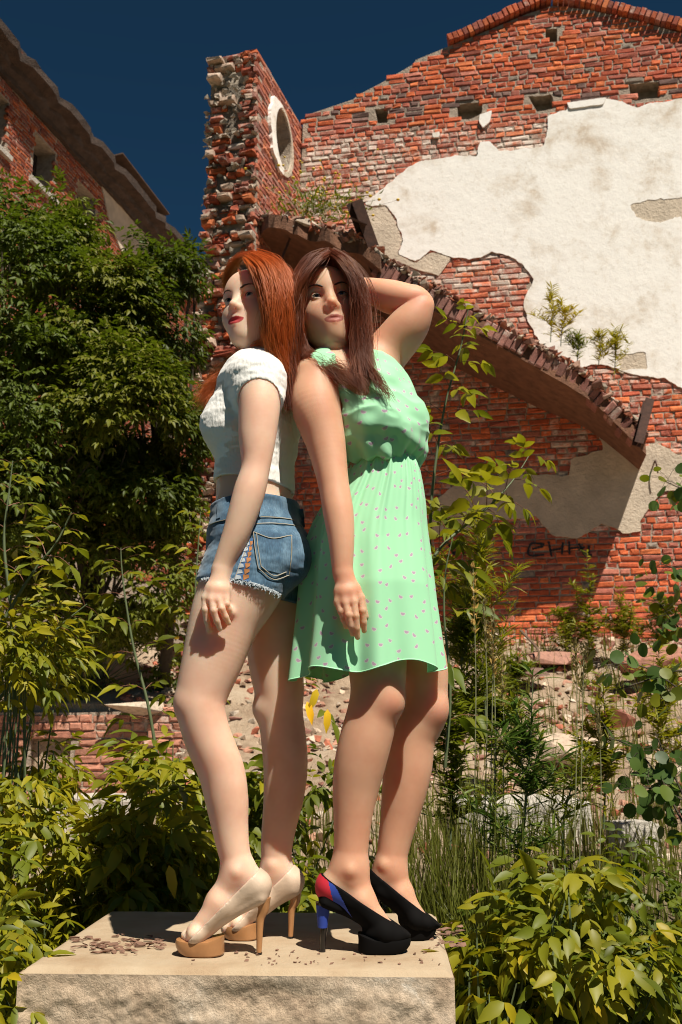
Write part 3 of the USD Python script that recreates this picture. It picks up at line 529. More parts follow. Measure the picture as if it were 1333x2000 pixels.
big_stone(1085, 1285, 10.4, .42, (.36, .19, .14), 'reddish slab of fallen brickwork just under the wall base', 2)
big_stone(1205, 1405, 8.6, .24, (.40, .17, .12), 'small red brick chunk on the sandy slope at the right', 3)
big_stone(1130, 1470, 8.0, .48, (.47, .36, .27), 'flat sandy block in the middle of the rubble slope', 4)
big_stone(1275, 1290, 9.9, .55, (.36, .17, .12), 'heap of reddish brickwork at the right edge of the slope top', 5)
big_stone(262, 1385, 9.75, .34, (.52, .43, .33), 'pale tilted slab on top of the low brick wall', 6)
big_stone(660, 1450, 9.2, .5, (.46, .36, .27), 'sandy block between the legs of the two women', 7)
simple('bark_brown', (.16, .10, .065), .9, 20, .4)
br_ = thing('dead_branch', 'bare brown branch lying over the slope under the shaded wall', 'branch', P(1040., 1270., 10.2))
part(br_, 'stick', tube(smooth_path([P(1018., 1232., 10.6), P(1035., 1250., 10.4), P(1052., 1270., 10.2), P(1050., 1290., 10.1), P(1020., 1298., 10.0), P(985., 1288., 10.0)], 24), np.linspace(.016, .006, 24), 6), 'bark_brown', smooth=40)
# ------------------------------------------------------------------ organic shapes: blended round cones and ellipsoids, meshed as one surface
def cone(a, b, ra, rb, k=.02, op='u', flat=None):
    return dict(t='c', a=np.array(a, float), b=np.array(b, float), ra=ra, rb=rb, k=k, op=op, flat=flat)
def ball(c, r, k=.02, op='u'): return dict(t='c', a=np.array(c, float), b=np.array(c, float) + 1e-6, ra=r, rb=r, k=k, op=op, flat=None)
def ellp(c, R, rad, k=.02, op='u'):
    return dict(t='e', c=np.array(c, float), R=np.array(R, float), rad=np.array(rad, float), k=k, op=op)
def half(p, n, op='i', k=0.0): return dict(t='h', p=np.array(p, float), n=nz(np.array(n, float)), op=op, k=k)     # keeps the side n points away from
def chain(pts, rad, k=.02, n=None, op='u', flat=None):
    pts, rad = np.array(pts, float), np.array(rad, float); m = (n or (len(pts) - 1) * 3 + 1) * 3
    q = smooth_path(np.column_stack([pts, rad]), m); return [dict(t='g', parts=[cone(q[i, :3], q[i + 1, :3], q[i, 3], q[i + 1, 3], 0, 'u', flat) for i in range(m - 1)], k=k, op=op)]
def inflate(prims, d):
    out = []
    for p in prims:
        p = dict(p)
        if p['t'] == 'c': p['ra'] += d; p['rb'] += d
        elif p['t'] == 'e': p['rad'] = p['rad'] + d
        elif p['t'] == 'g': p['parts'] = inflate(p['parts'], d)
        out.append(p)
    return out
def dist(pr, p):
    if pr['t'] == 'h': return (p - pr['p'].astype(np.float32)) @ pr['n'].astype(np.float32)
    if pr['t'] == 'g':
        d = np.full(p.shape[:-1], .06, np.float32); ax = [p[:, 0, 0, 0], p[0, :, 0, 1], p[0, 0, :, 2]] if p.ndim == 4 else None
        for c in pr['parts']:
            if ax is None: d = np.minimum(d, dist(c, p)); continue
            b0, b1 = bounds([c]); m = .05; sl = tuple(slice(*np.searchsorted(ax[i], [b0[i] - m, b1[i] + m])) for i in range(3)); q = p[sl]
            if q.size: d[sl] = np.minimum(d[sl], dist(c, q))
        return d
    if pr['t'] == 'f': return pr['fn'](p)
    if pr['t'] == 'e':
        q = (p - pr['c'].astype(np.float32)) @ pr['R'].astype(np.float32).T; r = pr['rad'].astype(np.float32)
        k0 = np.linalg.norm(q / r, axis=-1); k1 = np.linalg.norm(q / (r * r), axis=-1); return k0 * (k0 - 1) / np.maximum(k1, 1e-6)
    a, b = pr['a'].astype(np.float32), pr['b'].astype(np.float32); ba = b - a; q = p - a; s = 1.0
    if pr['flat'] is not None:
        d, fct = pr['flat']; d = np.asarray(d, np.float32); q = q + (q @ d)[..., None] * d * np.float32(1 / fct - 1); ba = ba + (ba @ d) * d * (1 / fct - 1); s = min(1.0, fct)
    L = float(ba @ ba)
    t = np.clip(q @ ba / max(L, 1e-9), 0, 1); d = np.linalg.norm(q - t[..., None] * ba, axis=-1) - (pr['ra'] + (pr['rb'] - pr['ra']) * t); return d * np.float32(s)
def bounds(prims):
    lo, hi = [], []
    for p in prims:
        if p['op'] != 'u': continue
        if p['t'] == 'c':
            r = max(p['ra'], p['rb']) * (max(1, p['flat'][1]) if p['flat'] else 1); lo.append(np.minimum(p['a'], p['b']) - r); hi.append(np.maximum(p['a'], p['b']) + r)
        elif p['t'] == 'g': b0, b1 = bounds(p['parts']); lo.append(b0); hi.append(b1)
        else: r = p['rad'].max(); lo.append(p['c'] - r); hi.append(p['c'] + r)
    return np.min(lo, 0), np.max(hi, 0)
def field(prims, lo, hi, res):
    n = np.ceil((hi - lo) / res).astype(int) + 1; F = np.full(n, .06, np.float32); ax = [lo[i] + np.arange(n[i]) * res for i in range(3)]
    for pr in prims:
        if 'box' in pr:
            c_, r_ = pr['box']; i0 = np.clip(((c_ - r_ - lo) / res).astype(int), 0, n); i1 = np.clip(((c_ + r_ - lo) / res).astype(int) + 2, 0, n)
            if (i1 <= i0).any(): continue
            sl = tuple(slice(i0[i], i1[i]) for i in range(3))
        elif pr['op'] == 'i' or pr['t'] in 'hf': sl = tuple(slice(0, n[i]) for i in range(3))
        else:
            m = pr['k'] + 3 * res + .004; b0, b1 = bounds([{**pr, 'op': 'u'}]); i0 = np.clip(np.floor((b0 - m - lo) / res).astype(int), 0, n); i1 = np.clip(np.ceil((b1 + m - lo) / res).astype(int) + 1, 0, n)
            if (i1 <= i0).any(): continue
            sl = tuple(slice(i0[i], i1[i]) for i in range(3))
        p = np.stack(np.meshgrid(*[ax[i][sl[i]] for i in range(3)], indexing='ij'), -1).astype(np.float32); d = dist(pr, p); f = F[sl]; k = pr['k']
        if pr['op'] == 'u':
            F[sl] = np.minimum(f, d) - (np.maximum(k - np.abs(f - d), 0) ** 2 / (4 * k) if k > 0 else 0)
        elif pr['op'] == 's':
            d = -d; F[sl] = np.maximum(f, d) + (np.maximum(k - np.abs(f - d), 0) ** 2 / (4 * k) if k > 0 else 0)
        else: F[sl] = np.maximum(f, d)
    return F
def surface(F, lo, res):
    """naive surface nets"""
    n = np.array(F.shape); S = F < 0; c = [S[i:n[0] - 1 + i, j:n[1] - 1 + j, k:n[2] - 1 + k] for i in (0, 1) for j in (0, 1) for k in (0, 1)]
    tot = sum(x.astype(np.int8) for x in c); act = (tot > 0) & (tot < 8); idx = np.full(act.shape, -1, np.int64); cells = np.argwhere(act); idx[act] = np.arange(len(cells))
    corner = np.array([[i, j, k] for i in (0, 1) for j in (0, 1) for k in (0, 1)]); val = np.stack([F[tuple((cells + o).T)] for o in corner], 1)
    acc = np.zeros((len(cells), 3)); cnt = np.zeros(len(cells))
    for a in range(8):
        for b in range(a + 1, 8):
            if np.abs(corner[a] - corner[b]).sum() != 1: continue
            va, vb = val[:, a], val[:, b]; m = (va < 0) != (vb < 0); t = np.where(m, va / np.where(m, va - vb, 1), 0)
            acc += np.where(m[:, None], corner[a] + t[:, None] * (corner[b] - corner[a]), 0); cnt += m
    V = lo + (cells + acc / cnt[:, None]) * res; quads = []
    for ax in range(3):
        b, c_ = (ax + 1) % 3, (ax + 2) % 3; s0 = [slice(None)] * 3; s1 = [slice(None)] * 3; s0[ax] = slice(0, -1); s1[ax] = slice(1, None)
        ch = S[tuple(s0)] != S[tuple(s1)]; e = np.argwhere(ch); ok = (e[:, b] > 0) & (e[:, c_] > 0) & (e[:, b] < n[b] - 1) & (e[:, c_] < n[c_] - 1); e = e[ok]
        q = []
        for db, dc in ((-1, -1), (0, -1), (0, 0), (-1, 0)):
            o = e.copy(); o[:, b] += db; o[:, c_] += dc; q.append(idx[tuple(o.T)])
        q = np.stack(q, 1); inside = S[tuple(e.T)]; q[~inside] = q[~inside][:, ::-1]; quads.append(q)
    Q = np.vstack(quads); return V, np.vstack([Q[:, [0, 1, 2]], Q[:, [0, 2, 3]]])
def relax(V, f, n):
    from scipy.sparse import coo_matrix
    e = np.unique(np.sort(np.concatenate([f[:, [0, 1]], f[:, [1, 2]], f[:, [2, 0]]]), 1), axis=0); i, j = np.concatenate([e[:, 0], e[:, 1]]), np.concatenate([e[:, 1], e[:, 0]])
    W = coo_matrix((np.ones(len(i)), (i, j)), shape=(len(V),) * 2).tocsr(); dg = np.maximum(np.asarray(W.sum(1)), 1)
    for k in range(n):
        V = V + .5 * (W @ V / dg - V); V = V - .51 * (W @ V / dg - V)
    return V
def mesh_sdf(prims, res, lo=None, hi=None, pad=.02, smooth=0):
    b0, b1 = bounds(prims); lo = b0 - pad if lo is None else np.array(lo); hi = b1 + pad if hi is None else np.array(hi)
    V, f = surface(field(prims, lo, hi, res), lo, res)
    if smooth:
        V = relax(V, f, smooth)
    return V, f
def clip_faces(m, keep):
    v, f = m; c = v[f].mean(1); f = f[keep(c)]; u, inv = np.unique(f, return_inverse=True); return v[u], inv.reshape(-1, 3)
def J(px, py, Y): return P(float(px), float(py), float(Y))
def R_(r, px, py, Y): return r * float(mpp(J(px, py, Y)))
def limb(rows, k=.015, n=None, flat=None):
    """rows: (px, py, depth, radius in photo pixels at that depth)"""
    return chain([J(a, b, c) for a, b, c, _ in rows], [R_(r, a, b, c) for a, b, c, r in rows], k, n, flat=flat)
def blob(px, py, Y, rx, ry, rz, F, k=.03, op='u'):
    """ellipsoid; radii in metres along the figure's facing, left and up"""
    F = nz(np.array(F, float)); L = nz(np.cross([0, 0, 1.0], F)); return ellp(J(px, py, Y), [F, L, np.cross(F, L)], (rx, ry, rz), k, op)
def frame(yaw_dir, pitch=0, roll=0):
    """head axes: forward, left, up"""
    F = nz(np.array(yaw_dir, float)); L = nz(np.cross([0, 0, 1.0], F)); U = np.cross(F, L)
    F, U = F * math.cos(pitch) + U * math.sin(pitch), U * math.cos(pitch) - F * math.sin(pitch)
    L, U = L * math.cos(roll) + U * math.sin(roll), U * math.cos(roll) - L * math.sin(roll); return np.array([F, L, U])
def head_prims(c, A, jaw=1.0, s=1.0, lipfull=1.0, mouth_open=.0, lid=0.0):
    at = lambda f, l, u: c + s * (f * A[0] + l * A[1] + u * A[2]); o = []
    E = lambda f, l, u, rad, k=.02, op='u': o.append(ellp(at(f, l, u), A, np.array(rad) * s, k * s, op))
    B = lambda f, l, u, r, k=.012, op='u': o.append(ball(at(f, l, u), r * s, k * s, op))
    C = lambda a, b, ra, rb, k=.012, op='u': o.append(cone(at(*a), at(*b), ra * s, rb * s, k * s, op))
    E(-.012, 0, .028, (.094, .074, .088)); E(.030, 0, -.030, (.058, .060 * jaw, .080), .03)
    for g in (-1, 1):
        C((.002, g * .048 * jaw, -.058), (.060, g * .012, -.102), .017, .014, .03)
        B(.050, g * .036, -.034, .026, .03); C((.074, g * .012, .026), (.062, g * .048, .026), .012, .010, .02)
        o.append(ellp(at(-.008, g * .073, -.008), A, np.array((.020, .008, .031)) * s, .006))
    B(.066, 0, -.099, .017, .025); E(.068, 0, .050, (.022, .045, .035), .03)
    for g in (-1, 1): E(.098, g * .031, .003, (.020, .018, .011), .014, 's')
    C((.078, 0, .018), (.098, 0, -.024), .0088, .0100, .020); B(.1025, 0, -.029, .0095, .010)
    for g in (-1, 1): B(.094, g * .0115, -.034, .0075, .008); B(.100, g * .0065, -.0405, .0035, .003, 's')
    B(.066, 0, -.066, .027, .03)
    h = .0035 + mouth_open * .003; lo_ = []
    for g in (-1, 1):
        C((.0895, g * .004, -.0605 + h * .4), (.077, g * .022, -.066), .0048 * lipfull, .003, .007); C((.0885, 0, -.0718 - h), (.077, g * .020, -.067), .0060 * lipfull, .003, .007)
    C((.0975, -.019, -.0662 - h * .4), (.0975, .019, -.0662 - h * .4), .0030 + mouth_open * .002, .0030 + mouth_open * .002, .003, 's')
    eyes = []
    for g in (-1, 1):
        e = at(.0705, g * .031, .004); o.append(ball(e, .0142 * s, .004)); eyes.append(e)
        def lens(p, e=e, g=g):
            q = (p - e.astype(np.float32)) / np.float32(s); f, l, u = q @ A[0].astype(np.float32), q @ A[1].astype(np.float32), q @ A[2].astype(np.float32)
            u = u - l * g * .10; d = np.maximum(np.hypot(l, u + .0115) - .0165, np.hypot(l, u - .0120) - .0165) if not lid else np.maximum(np.hypot(l, u + .0115 + lid) - .0165, np.hypot(l, u - .0120) - .0165); return np.maximum(d, .004 - f) * np.float32(s)
        o.append(dict(t='f', fn=lens, op='s', k=.0012, box=(e, .03)))
    return o, eyes, at
def add_head_parts(parent, c, A, eyes, at, s, skin_ref, look_dir, iris, browc, lid=0.0):
    for g, e in zip((-1, 1), eyes):
        m = trimesh.creation.icosphere(4, .0128 * s); d = nz(m.vertices) @ nz(A.T @ np.array(look_dir, float)); col = np.where((d > .965)[:, None], (.01, .008, .007), np.where((d > .895)[:, None], iris, (.40, .36, .33)))  # sclera greyed: shade of the eye sockets is put into its colour
        ey = part(parent, 'eye', (m.vertices + e, m.faces), 'eye', smooth=True, tint=col)
        th = np.linspace(-.95, .95, 14); l = .0118 * th; u = -.0115 - lid + np.sqrt(.0165 ** 2 - l ** 2) + l * g * .10; f = np.sqrt(np.maximum(.0146 ** 2 - l ** 2 - u ** 2, 1e-6)) + .0006
        pts = e + s * (f[:, None] * A[0] + l[:, None] * A[1] + u[:, None] * A[2]); part(parent, 'eyelash', tube(pts, .0011 * s * (1.1 - .5 * th ** 2), 5), 'lash', smooth=True)
        th = np.linspace(0, 1, 12); br = np.array([at(.092 - .002 * 0 - .016 * t ** 1.6, g * (.013 + .037 * t), .0195 + .010 * math.sin(t * 2.3)) for t in th])
        # lay the brow on the skin
        sk = skin_ref; dd, ix = sk.query(br); hit = sk.data[ix]; part(parent, 'eyebrow', tube(hit + A[0] * .0004 + A[2] * .001, s * (.0030 * (1 - .72 * th) * np.minimum(1, .55 + th * 3)), 6), browc, smooth=True)
from scipy.spatial import cKDTree
def place_head(A, s, ex, ey, Y):
    """head centre whose eyes' midpoint is seen at (ex, ey)"""
    off = s * (.083 * A[0] + .004 * A[2]); return J(ex, ey, Y + off[1]) - off
def hand_prims(wrist, knuckles, tips, dirn, back, palm_r, fr=.0078, curl=.012, thumb=None):
    """four fingers from knuckle to tip, arched by curl towards -back; wrist joined to every knuckle"""
    o = []; wrist = np.array(wrist); kn = [np.array(k) for k in knuckles]
    for i, k in enumerate(kn):
        o.append(cone(wrist + (k - wrist) * .12, k, palm_r, fr * 1.18, .012))
    for i in range(len(kn) - 1): o.append(cone((wrist + kn[i] * 2) / 3, (wrist + kn[i + 1] * 2) / 3, palm_r * .78, palm_r * .78, .012))
    for k, t in zip(kn, tips):
        t = np.array(t); b = nz(np.array(back, float)); p1 = k + (t - k) * .42 + b * curl; p2 = k + (t - k) * .76 + b * curl * .7
        for a, c, r0, r1 in ((k, p1, fr * 1.05, fr), (p1, p2, fr, fr * .93), (p2, t, fr * .93, fr * .75)): o.append(cone(a, c, r0, r1, .0025))
        o.append(ball(p1, fr * 1.06, .002))
    if thumb is not None:
        a, m_, t = [np.array(x) for x in thumb]; o += [cone(a, m_, fr * 1.5, fr * 1.12, .008), cone(m_, t, fr * 1.1, fr * .8, .003)]
    return o
def assemble(prims, res, fine, tintf):
    """one skin mesh; fine: list of (centre, radius, res) regions meshed more finely"""
    pieces = [clip_faces(mesh_sdf(prims, res, smooth=3), lambda c: np.all([np.abs(c - f[0]).max(1) > f[1] - .0 for f in fine], axis=0))]
    for cc, r, rs in fine:
        m = mesh_sdf(prims, rs, cc - r - .008, cc + r + .008, smooth=1); pieces.append(clip_faces(m, lambda c: np.abs(c - cc).max(1) <= r + res * .7))
    v, f = cat(pieces); return (v, f), tintf(v)
def drape(tri, X, Z, off, ybase=0.0):
    """y of the surface seen from the front at world x, z"""
    o = np.column_stack([X.ravel(), np.full(X.size, ybase), Z.ravel()]); loc, ir, _ = tri.ray.intersects_location(o, np.tile([0, 1.0, 0], (len(o), 1)), multiple_hits=False)
    y = np.full(X.size, np.nan); y[ir] = loc[:, 1]; bad = np.isnan(y)
    if bad.any() and not bad.all():
        t = cKDTree(o[~bad][:, [0, 2]]); y[bad] = y[~bad][t.query(o[bad][:, [0, 2]])[1]]
    return y.reshape(X.shape) - off
def quad_patch(tri, corners_px, Yref, nu, nv, off):
    """small sheet laid on a garment: corners (photo pixels, at about the given depth) clockwise from top left"""
    q = np.array([J(a, b, Yref) for a, b in corners_px]); s, t = np.meshgrid(np.linspace(0, 1, nu), np.linspace(0, 1, nv), indexing='xy')
    p = (q[0] * (1 - s[..., None]) + q[1] * s[..., None]) * (1 - t[..., None]) + (q[3] * (1 - s[..., None]) + q[2] * s[..., None]) * t[..., None]
    y = drape(tri, p[..., 0], p[..., 2], off); v = np.stack([p[..., 0], y, p[..., 2]], -1).reshape(-1, 3); i = (np.arange(nv - 1)[:, None] * nu + np.arange(nu - 1)[None]).ravel()
    return v, np.concatenate([np.stack([i, i + nu + 1, i + 1], 1), np.stack([i, i + nu, i + nu + 1], 1)])
def line_on(tri, pts_px, Yref, n, off, r):
    q = smooth_path(np.array([J(a, b, Yref) for a, b in pts_px]), n); y = drape(tri, q[:, 0], q[:, 2], off); return tube(np.column_stack([q[:, 0], y, q[:, 2]]), r, 4)
def hair_group(guides, n, rng, thick, npts=14, frizz=.004, clump=10, tipspread=1.6, cutv=.12):
    """strands spread between neighbouring guides (k, m, 3)"""
    G = np.array([smooth_path(g, npts) for g in guides]); m = len(G); nc = max(1, n // clump); cs = rng.uniform(0, m - 1.001, nc); S = []
    off = rng.normal(0, 1, (nc, 3)) * thick; wav = rng.normal(0, 1, (nc, 3)) * .007; fq = rng.uniform(5, 11, nc)
    for q in range(nc):
        for j in range(clump):
            s = np.clip(cs[q] + rng.normal(0, .05), 0, m - 1.001); i = int(s); f = s - i; base = G[i] * (1 - f) + G[i + 1] * f; t = np.linspace(0, 1, npts)[:, None]
            L = 1 - abs(rng.normal(0, cutv)); base = smooth_path(base, 40)[np.minimum((np.linspace(0, 1, npts) * L * 39).astype(int), 39)]
            ph, am = rng.uniform(0, 6.28, 3), rng.normal(0, frizz, 3); S.append(base + off[q] * (.55 + .6 * t) + wav[q] * np.sin(t * fq[q] + q) * t + rng.normal(0, .0018, 3) * (.5 + tipspread * t) + am * np.sin(t * 5 + ph) * t)
    return np.array(S)
# ------------------------------------------------------------------ materials of the figures
def skin_look(name):
    look(name, {**POS, 't': ('attribute', dict(attribute='tint')), 'n': ('noise_texture', dict(scale=9, detail=5, roughness=.6)), 'r': ('rgb_ramp', dict(ramp=[(.3, (.92, .79, .74)), (.62, (1.04, 1.02, 1.0))])), 'm': ('mix', dict(mix_type='multiply', fac=1.0)),
        'b': ('noise_texture', dict(scale=420, detail=3)), 'bp': ('bump', dict(strength=.12, distance=.001)), 'p': ('principled_bsdf', dict(roughness=.56, specular_ior_level=.30, subsurface_weight=.5, subsurface_scale=.009, subsurface_radius=(1, .32, .16)))},
        [('geo.position', 'n.vector'), ('n.fac', 'r.fac'), ('t.color', 'm.color1'), ('r.color', 'm.color2'), ('m.color', 'p.base_color'), ('geo.position', 'b.vector'), ('b.fac', 'bp.height'), ('bp.normal', 'p.normal')])
skin_look('skin')
look('eye', {'t': ('attribute', dict(attribute='tint')), 'p': ('principled_bsdf', dict(roughness=.08))}, [('t.color', 'p.base_color')])
simple('lash', (.012, .008, .006), .5)
simple('brow_auburn', (.11, .045, .02), .6); simple('brow_dark', (.045, .022, .014), .6)
def hair_look(name, root, mid, tip, at=.72):
    look(name, {'h': ('hair_info', {}), 'r': ('rgb_ramp', dict(ramp=[(0, root), (at, mid), (1, tip)])), 'dv': ('math', dict(math_type='divide', value2=10.0)), 'fl': ('math', dict(math_type='floor')), 'wn': ('white_noise_texture', dict(dimensions='1D')), 'vr': ('rgb_ramp', dict(ramp=[(0, (.45, .42, .40)), (.5, (.95, .95, .95)), (1, (1.75, 1.7, 1.6))])), 'mu': ('mix', dict(mix_type='multiply', fac=1.0)),
        'p': ('principled_hair_bsdf', dict(model='Chiang', parametrization='Direct coloring', roughness=.30, radial_roughness=.4, coat=.0)), 'df': ('principled_bsdf', dict(roughness=.5, specular_ior_level=.15)), 'mx': ('mix_closure', dict(fac=.38))},
        [('h.intercept', 'r.fac'), ('h.index', 'dv.value1'), ('dv.value', 'fl.value1'), ('fl.value', 'wn.w'), ('wn.value', 'vr.fac'), ('r.color', 'mu.color1'), ('vr.color', 'mu.color2'), ('mu.color', 'p.color'), ('mu.color', 'df.base_color'), ('df.BSDF', 'mx.closure1'), ('p.BSDF', 'mx.closure2')], surface='mx.closure')
hair_look('hair_copper', (.40, .075, .010), (.60, .13, .016), (.70, .23, .04)); hair_look('hair_brown', (.105, .020, .005), (.27, .050, .009), (.62, .30, .09), .62)
simple('scalp_copper', (.10, .022, .007), .6); simple('scalp_brown', (.045, .013, .008), .6)
look('knit', {**POS, 'mp': ('mapping', dict(scale=(130, 130, 55))), 'n': ('noise_texture', dict(scale=1, detail=2)), 'mp2': ('mapping', dict(rotation=(0, .7, 0), scale=(60, 20, 16))), 'n2': ('noise_texture', dict(scale=1, detail=2, distortion=1.0)), 'a': ('math', dict(math_type='add')),
    'bp': ('bump', dict(strength=.55, distance=.004)), 'p': ('principled_bsdf', dict(base_color=(.80, .78, .74), roughness=.85, sheen_weight=.15))},
    [('geo.position', 'mp.vector'), ('mp.vector', 'n.vector'), ('geo.position', 'mp2.vector'), ('mp2.vector', 'n2.vector'), ('n.fac', 'a.value1'), ('n2.fac', 'a.value2'), ('a.value', 'bp.height'), ('bp.normal', 'p.normal')])
look('denim', {**POS, 'n': ('noise_texture', dict(scale=14, detail=5, roughness=.6)), 'r': ('rgb_ramp', dict(ramp=[(.32, (.022, .060, .115)), (.5, (.050, .115, .185)), (.68, (.13, .22, .30))])),
    'mp': ('mapping', dict(scale=(1, 1, .12))), 'n2': ('noise_texture', dict(scale=420, detail=3)), 'r2': ('rgb_ramp', dict(ramp=[(.35, (.72, .75, .78)), (.65, (1.2, 1.2, 1.2))])), 'm': ('mix', dict(mix_type='multiply', fac=1.0)),
    'bp': ('bump', dict(strength=.3, distance=.001)), 'p': ('principled_bsdf', dict(roughness=.85, sheen_weight=.2))},
    [('geo.position', 'n.vector'), ('n.fac', 'r.fac'), ('geo.position', 'mp.vector'), ('mp.vector', 'n2.vector'), ('n2.fac', 'r2.fac'), ('r.color', 'm.color1'), ('r2.color', 'm.color2'), ('m.color', 'p.base_color'), ('n2.fac', 'bp.height'), ('bp.normal', 'p.normal')])
simple('denim_thread', (.42, .38, .30), .8); simple('denim_fray', (.60, .66, .70), .9)
look('embroidery', {'t': ('attribute', dict(attribute='tint')), 'p': ('principled_bsdf', dict(roughness=.8))}, [('t.color', 'p.base_color')])
# mint cloth with scattered melon slices: cells of a jittered grid in cloth coordinates (primvar tint), each turned its own way
look('melon_print', {'t': ('attribute', dict(attribute='tint')), 'v': ('voronoi_texture', dict(dimensions='2D', feature='f1', scale=26.0, randomness=.72)), 'd': ('vector_math', dict(math_type='subtract')),
    'sc': ('separate_color', {}), 'an': ('math', dict(math_type='multiply_add', value2=1.5, value3=-.75)), 'vr': ('vector_rotate', dict(rotate_type='z_axis')), 'xyz': ('separate_xyz', {}), 'len': ('vector_math', dict(math_type='length')),
    'in': ('math', dict(math_type='less_than', value2=.0070)), 'lo': ('math', dict(math_type='less_than', value2=.0018)), 'half': ('math', dict(math_type='multiply')),
    'in2': ('math', dict(math_type='less_than', value2=.0054)), 'lo2': ('math', dict(math_type='less_than', value2=.0008)), 'half2': ('math', dict(math_type='multiply')),
    'n': ('noise_texture', dict(scale=300, detail=2)), 'm0': ('mix', dict(color1=(.38, .77, .46), color2=(.62, .70, .60))), 'm1': ('mix', dict(color2=(.50, .34, .46))),
    'p': ('principled_bsdf', dict(roughness=.62, sheen_weight=.2, specular_ior_level=.3)), 'tl': ('translucent_bsdf', dict(color=(.22, .8, .42))), 'mx': ('mix_closure', dict(fac=.16))},
    [('t.color', 'v.vector'), ('t.color', 'd.vector1'), ('v.position', 'd.vector2'), ('v.color', 'sc.color'), ('sc.r', 'an.value1'), ('d.vector', 'vr.vector'), ('an.value', 'vr.angle'), ('vr.vector', 'xyz.vector'), ('d.vector', 'len.vector1'),
     ('len.value', 'in.value1'), ('xyz.y', 'lo.value1'), ('in.value', 'half.value1'), ('lo.value', 'half.value2'), ('len.value', 'in2.value1'), ('xyz.y', 'lo2.value1'), ('in2.value', 'half2.value1'), ('lo2.value', 'half2.value2'),
     ('half.value', 'm0.fac'), ('m0.color', 'm1.color1'), ('half2.value', 'm1.fac'), ('m1.color', 'p.base_color'), ('p.BSDF', 'mx.closure1'), ('tl.BSDF', 'mx.closure2')], surface='mx.closure')
simple('mint_plain', (.38, .77, .46), .7, 20, .1); simple('nude_leather', (.60, .45, .33), .5, 22, .22, .25, 90, .002); simple('tan_heel', (.40, .19, .075), .4, 20, .25, coat_weight=.3); simple('black_suede', (.005, .0045, .0045), .85, specular_ior_level=.08); simple('black_lacquer', (.008, .007, .007), .18)
simple('blue_suede', (.015, .045, .30), .7, 20, .1); simple('red_suede', (.50, .012, .030), .7, 20, .1)
HRES = .0027
def shoe(parent, foot, heel_tip, seat, ball_b, toe_b, FW, top_a, top_b, mats, lift, plat, width, open_toe=None, patch=None, infl=.0045, extra=()):
    """court shoe: foot = skin primitives; FW = toe direction; top_a/top_b = ends of the topline seen from the side"""
    FW = nz(np.array(FW, float)); Ls = np.cross([0, 0, 1.0], FW); up_m, sole_m, heel_m = mats
    nrm = np.cross(nz(top_b - top_a), Ls); nrm = nrm if nrm[2] > 0 else -nrm
    up = inflate(foot, infl) + [half((top_a + top_b) / 2, nrm)]
    curve = dict(t='f', op='s', k=.006, fn=lambda p: -(-(p - ((top_a + top_b) / 2).astype(np.float32)) @ nrm.astype(np.float32) - .018 + .5 * np.abs((p - ((top_a + top_b) / 2).astype(np.float32)) @ Ls.astype(np.float32)) * 1.1 + 1e-4))
    up = inflate(foot, infl) + [half((top_a + top_b) / 2 + nrm * .004, nrm), dict(t='f', op='i', k=0, fn=lambda p: lift + .002 - p[..., 2])]
    if open_toe is not None: up += [half(open_toe, FW)]
    a, b = ball_b, toe_b; hl, bl = foot[3]['a'], foot[3]['b']; sp_ = [seat + [0, 0, .004], (hl + bl) / 2 - [0, 0, .021], bl * .8 + hl * .2 - [0, 0, .019], bl - [0, 0, .014]]
    body = inflate(foot, infl) + chain(sp_, [.015, .0075, .009, .010], .010, 9, flat=(Ls, 1.9)) + list(extra)
    up = body + up[len(foot):]
    m = mesh_sdf(up, .0028, smooth=6); U_ = part(parent, 'shoe', m, up_m, smooth=50)
    # platform under ball and toes: a rounded outline drawn up, narrower at the ground
    a, b = ball_b, toe_b; L = (b - a) @ FW; th = np.linspace(0, 2 * np.pi, 40, endpoint=False); out = []
    for z, s, sh in ((ZT + .001, .90, -.006), (ZT + .004, .95, -.003), (ZT + plat * .6, .99, 0), (ZT + plat, 1.02, .001), (ZT + plat + .006, 1.0, 0)):
        e = np.sign(np.cos(th)) * np.abs(np.cos(th)) ** .8 * (L / 2) * s, np.sign(np.sin(th)) * np.abs(np.sin(th)) ** .8 * width * s * (1 - .12 * np.cos(th))
        c = (a + b) / 2 + FW * sh; q = c + e[0][:, None] * FW + e[1][:, None] * Ls; q[:, 2] = z + np.maximum(0, -e[0] - L * .18) * (.30 if z > ZT + plat * .5 else .06) + np.maximum(0, e[0] - L * .3) * (.22 if z < ZT + plat * .5 else 0.05); out.append(q)
    v = np.vstack(out + [out[0].mean(0)[None], out[-1].mean(0)[None]]); f = []
    for r in range(4):
        for i in range(40): j = (i + 1) % 40; f += [[r * 40 + i, r * 40 + j, r * 40 + 40 + j], [r * 40 + i, r * 40 + 40 + j, r * 40 + 40 + i]]
    for i in range(40): j = (i + 1) % 40; f += [[200, j, i], [201, 160 + i, 160 + j]]
    part(U_, 'platform_sole', (v, np.array(f)), sole_m, smooth=45)
    hp_ = smooth_path([seat - FW * .004 + [0, 0, .002], seat - FW * .006 - [0, 0, .022], seat * .62 + heel_tip * .38, seat * .25 + heel_tip * .75, heel_tip], 16); hr = np.interp(np.linspace(0, 1, 16), [0, .15, .4, .8, 1], [.019, .0145, .0098, .0066, .0060])
    part(U_, 'heel', tube(hp_, hr, 12), heel_m, smooth=50); part(U_, 'heel_tip', tube([heel_tip + [0, 0, .0045], heel_tip + [0, 0, -.0005]], .0074, 10), 'black_lacquer', smooth=40)
    return U_, m
